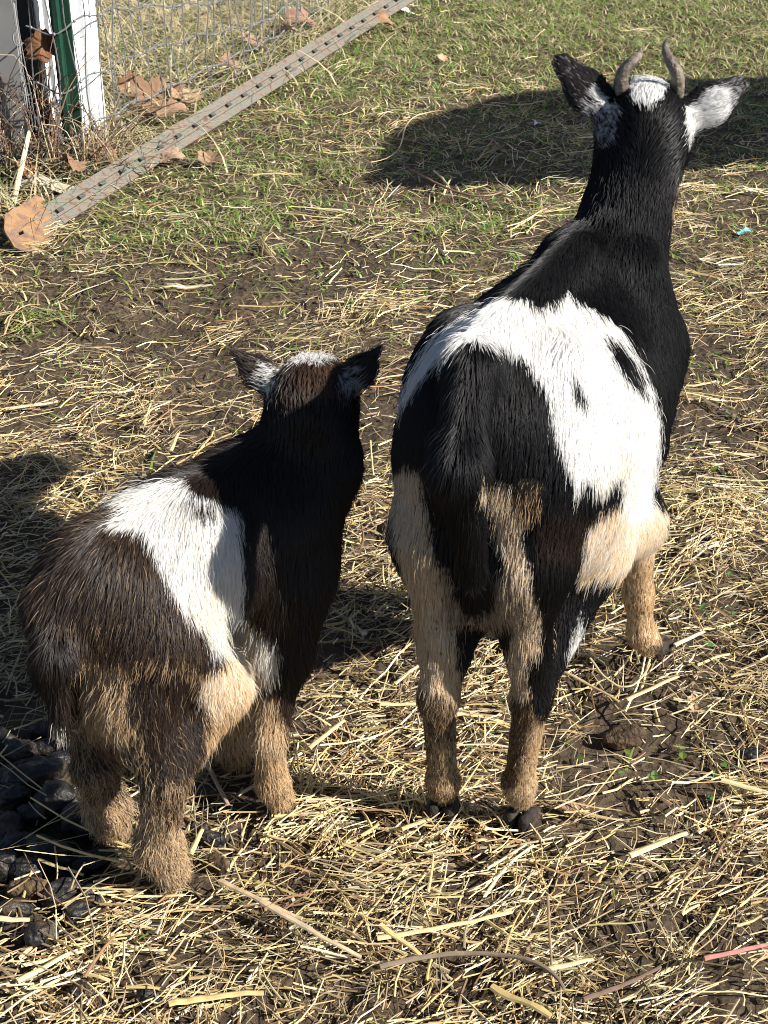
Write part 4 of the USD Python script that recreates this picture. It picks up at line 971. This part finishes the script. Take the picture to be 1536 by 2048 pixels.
def coat(body, mesh, zones, default, hidden, n, seed, width, parent, soft, fm, lm):
    r = np.random.default_rng(seed)
    pts, fi = trimesh.sample.sample_surface(mesh, int(n * 1.7), seed=seed)
    nrm = mesh.vertex_normals[mesh.faces[fi]].mean(1); nrm /= np.linalg.norm(nrm, axis=1, keepdims=True)
    flow, fur, lift, curl, den = body.blend(pts.astype(np.float64))
    k = r.random(len(pts)) < np.clip(den / 1.7, 0, 1) * np.where(np.einsum('ij,ij->i', nrm, CAM - pts) < -.25, .55, 1.0)
    pts, nrm, flow, fur, lift, curl = (a[k] for a in (pts, nrm, flow, fur, lift, curl)); n = len(pts)
    col = paint(pts, nrm, zones, default, hidden, r)
    # hair lies along the skin
    tan = flow - nrm * np.einsum('ij,ij->i', flow, nrm)[:, None]
    tan /= np.linalg.norm(tan, axis=1, keepdims=True) + 1e-6
    side = np.cross(nrm, tan)
    c1 = (vnoise(pts, 26, seed + 1, 3) - .5) * 2.0; c2 = (vnoise(pts, 90, seed + 2, 2) - .5) * 2.0
    fur = fur * fm * r.uniform(.6, 1.15, n) * (1 + .5 * (vnoise(pts, 40, seed + 3, 2) - .5))
    lift = lm * (lift * r.uniform(.6, 1.5, n) + .22 * np.clip(c2, -.3, .6))
    sway = c1 * (.22 + curl * 1.4) + c2 * (.19 + curl) + r.normal(0, .10 + .35 * curl, n)
    K = 5
    p = pts - nrm * .0015; out = [p]
    wild = r.random(n) < soft
    lift = np.where(wild, lift * 2.2 + .2, lift); fur = np.where(wild, fur * 1.25, fur)
    kink = r.normal(0, 1, n) * curl
    for i in range(1, K):
        s = i / (K - 1)
        d = tan + side * (sway * s + kink * math.sin(i * 2.1))[:, None] + nrm * (lift * 1.5 * (1 - .75 * s) + kink * .5 * math.cos(i * 2.3))[:, None] + np.array([0, 0, -.25 * s])
        d /= np.linalg.norm(d, axis=1, keepdims=True)
        p = p + d * (fur / (K - 1))[:, None]; out.append(p)
    P_ = np.stack(out, 1)
    P_[:, :, 2] = np.maximum(P_[:, :, 2], .004)
    w = width * r.uniform(.7, 1.25, n)[:, None] * np.array([1.0, 1.0, .9, .62, .2])[None]
    dark = np.clip(1 - col.mean(1, keepdims=True) / .5, .25, 1)
    br = r.normal(1, .16, (n, 1)); br = 1 + (br - 1) * dark + .22 * c2[:, None] * dark
    col = np.clip(col * np.clip(br, .5, 1.6), .002, .78)
    stain = (np.clip((vnoise(pts, 14, seed + 8, 3) - .45) * 3, 0, 1) * np.clip(1.1 - (pts[:, 2] - .25) / .35, .25, 1))[:, None] * (col.mean(1, keepdims=True) > .4)
    col = col * (1 - stain * np.array([.06, .14, .30]))
    origin = np.array(UsdGeom.XformCache().GetLocalToWorldTransform(parent.GetPrim()).ExtractTranslation())
    cv = UsdGeom.BasisCurves.Define(stage, str(parent.GetPath()) + '/coat')
    cv.CreateTypeAttr('linear')
    cv.CreateCurveVertexCountsAttr(Vt.IntArray.FromNumpy(np.full(n, K, np.int32)))
    cv.CreatePointsAttr(Vt.Vec3fArray.FromNumpy((P_.reshape(-1, 3) - origin).astype(np.float32)))
    cv.CreateWidthsAttr(Vt.FloatArray.FromNumpy(w.reshape(-1).astype(np.float32)))
    cv.SetWidthsInterpolation('vertex')
    UsdGeom.PrimvarsAPI(cv).CreatePrimvar('tint', Sdf.ValueTypeNames.Color3fArray, 'uniform').Set(Vt.Vec3fArray.FromNumpy(col.astype(np.float32)))
    UsdShade.MaterialBindingAPI.Apply(cv.GetPrim()).Bind(M['hair'])
    return cv

def hoof_mesh(c, heading, size):
    """two claws side by side, pointed forward"""
    h = np.array([heading[0], heading[1], 0]); h /= np.linalg.norm(h); s = np.array([h[1], -h[0], 0])
    ms = []
    for k in (-1, 1):
        pp = [(c - h * .45 * size + s * k * .27 * size + [0, 0, .006], .20 * size), (c + h * .25 * size + s * k * .30 * size + [0, 0, .006], .21 * size), (c + h * .80 * size + s * k * .16 * size + [0, 0, .004], .11 * size), (c - h * .38 * size + s * k * .25 * size + [0, 0, .66 * size], .20 * size), (c + h * .1 * size + s * k * .26 * size + [0, 0, .62 * size], .18 * size)]
        v = []
        for q, rr in pp:
            b = trimesh.creation.icosphere(1, rr); v.append(b.vertices + q)
        v = np.vstack(v); v[:, 2] = np.maximum(v[:, 2], -.003)
        ms.append(trimesh.convex.convex_hull(v))
    return cat_mesh(ms)

def make_goat(name, label, build, zones, default, hidden, n, seed, width, hooves, base, soft, fm, lm):
    b, info = build()
    m = b.mesh(0.0042)
    g = thing(name, label, 'goat', base)
    r = np.random.default_rng(seed)
    vn = np.array(m.vertex_normals)
    tint = paint(np.array(m.vertices), vn, zones, default, hidden, r, jit=2.0) * .9
    coat(b, m, zones, default, hidden, n, seed, width, g, soft, fm, lm)
    m.vertices = m.vertices - vn * .0024
    put('body', m, M['skin'], g, tint=tint, smooth=True)
    for c, hdg, size in hooves: put('hoof', hoof_mesh(c, hdg, size), M['hoof'], g, smooth=40)
    hd, fwd = info['hd'], info['fwd']; rt = np.cross(fwd, [0, 0, 1]); rt /= np.linalg.norm(rt)
    es = .0095 if name == 'goat' else .008
    for s in (-1, 1):
        e = trimesh.creation.icosphere(3, es); e.apply_translation(hd + fwd * (.068 if name == 'goat' else .05) + rt * s * (.030 if name == 'goat' else .027) + [0, 0, .012]); put('eye', e, M['eye'], g, smooth=True)
    return g, b, info

gd = np.array([.506, .863, 0])
g1, b1, i1 = make_goat('goat', 'adult horned goat with black coat, white saddle and tan legs seen from behind', big_goat_body, BIGZ, BLACK, hidden_big, 215000, 301, .00034,
    [(P(887, 1628, 1.166) * [1, 1, 0] + [0, .002, .003], gd * .4 + [0, .6, 0], .034), (P(1046, 1640, 1.152) * [1, 1, 0] + [.0, .002, .003], gd + [.05, 0, 0], .033), (GP(1318, 1312, 0) + [0, 0, .004], gd + [.35, 0, 0], .029), (GP(1318, 1312, 0) + np.array([-.09, .08, .004]), gd, .029)], (.10, 1.16, 0), .02, .53, .54)
def horn(pts, r):
    s = np.linspace(0, 1, 40)
    m = tube(spline(pts, 40), np.interp(s, [0, .25, .6, .85, 1], [r, r * .92, r * .70, r * .42, r * .14]) * (1 + .022 * np.sin(s * 60)), 12)
    return m
put('horn', horn([P(1249, 205, 1.455), P(1243, 172, 1.450), P(1247, 143, 1.448), P(1264, 124, 1.452), P(1277, 112, 1.462), P(1281, 97, 1.476)], .0077), M['horn'], g1, smooth=True)
put('horn', horn([P(1350, 205, 1.455), P(1355, 170, 1.450), P(1351, 140, 1.448), P(1338, 118, 1.452), P(1331, 98, 1.462), P(1334, 79, 1.476)], .0077), M['horn'], g1, smooth=True)
kd = np.array([.62, .785, 0])
g2, b2, i2 = make_goat('goat_kid', 'small fluffy brown goat kid with white side patch standing on the left', kid_body, KIDZ, BROWN * .5, hidden_kid, 170000, 302, .00036,
    [(GP(342, 1768, 0) + [0, 0, .004], kd, .025), (GP(230, 1678, 0) + [0, 0, .004], kd, .024), (GP(567, 1632, 0) + [0, 0, .004], kd, .024), (GP(478, 1540, 0) + [0, 0, .004], kd, .024)], (-.235, 1.10, 0), .04, .62, .60)
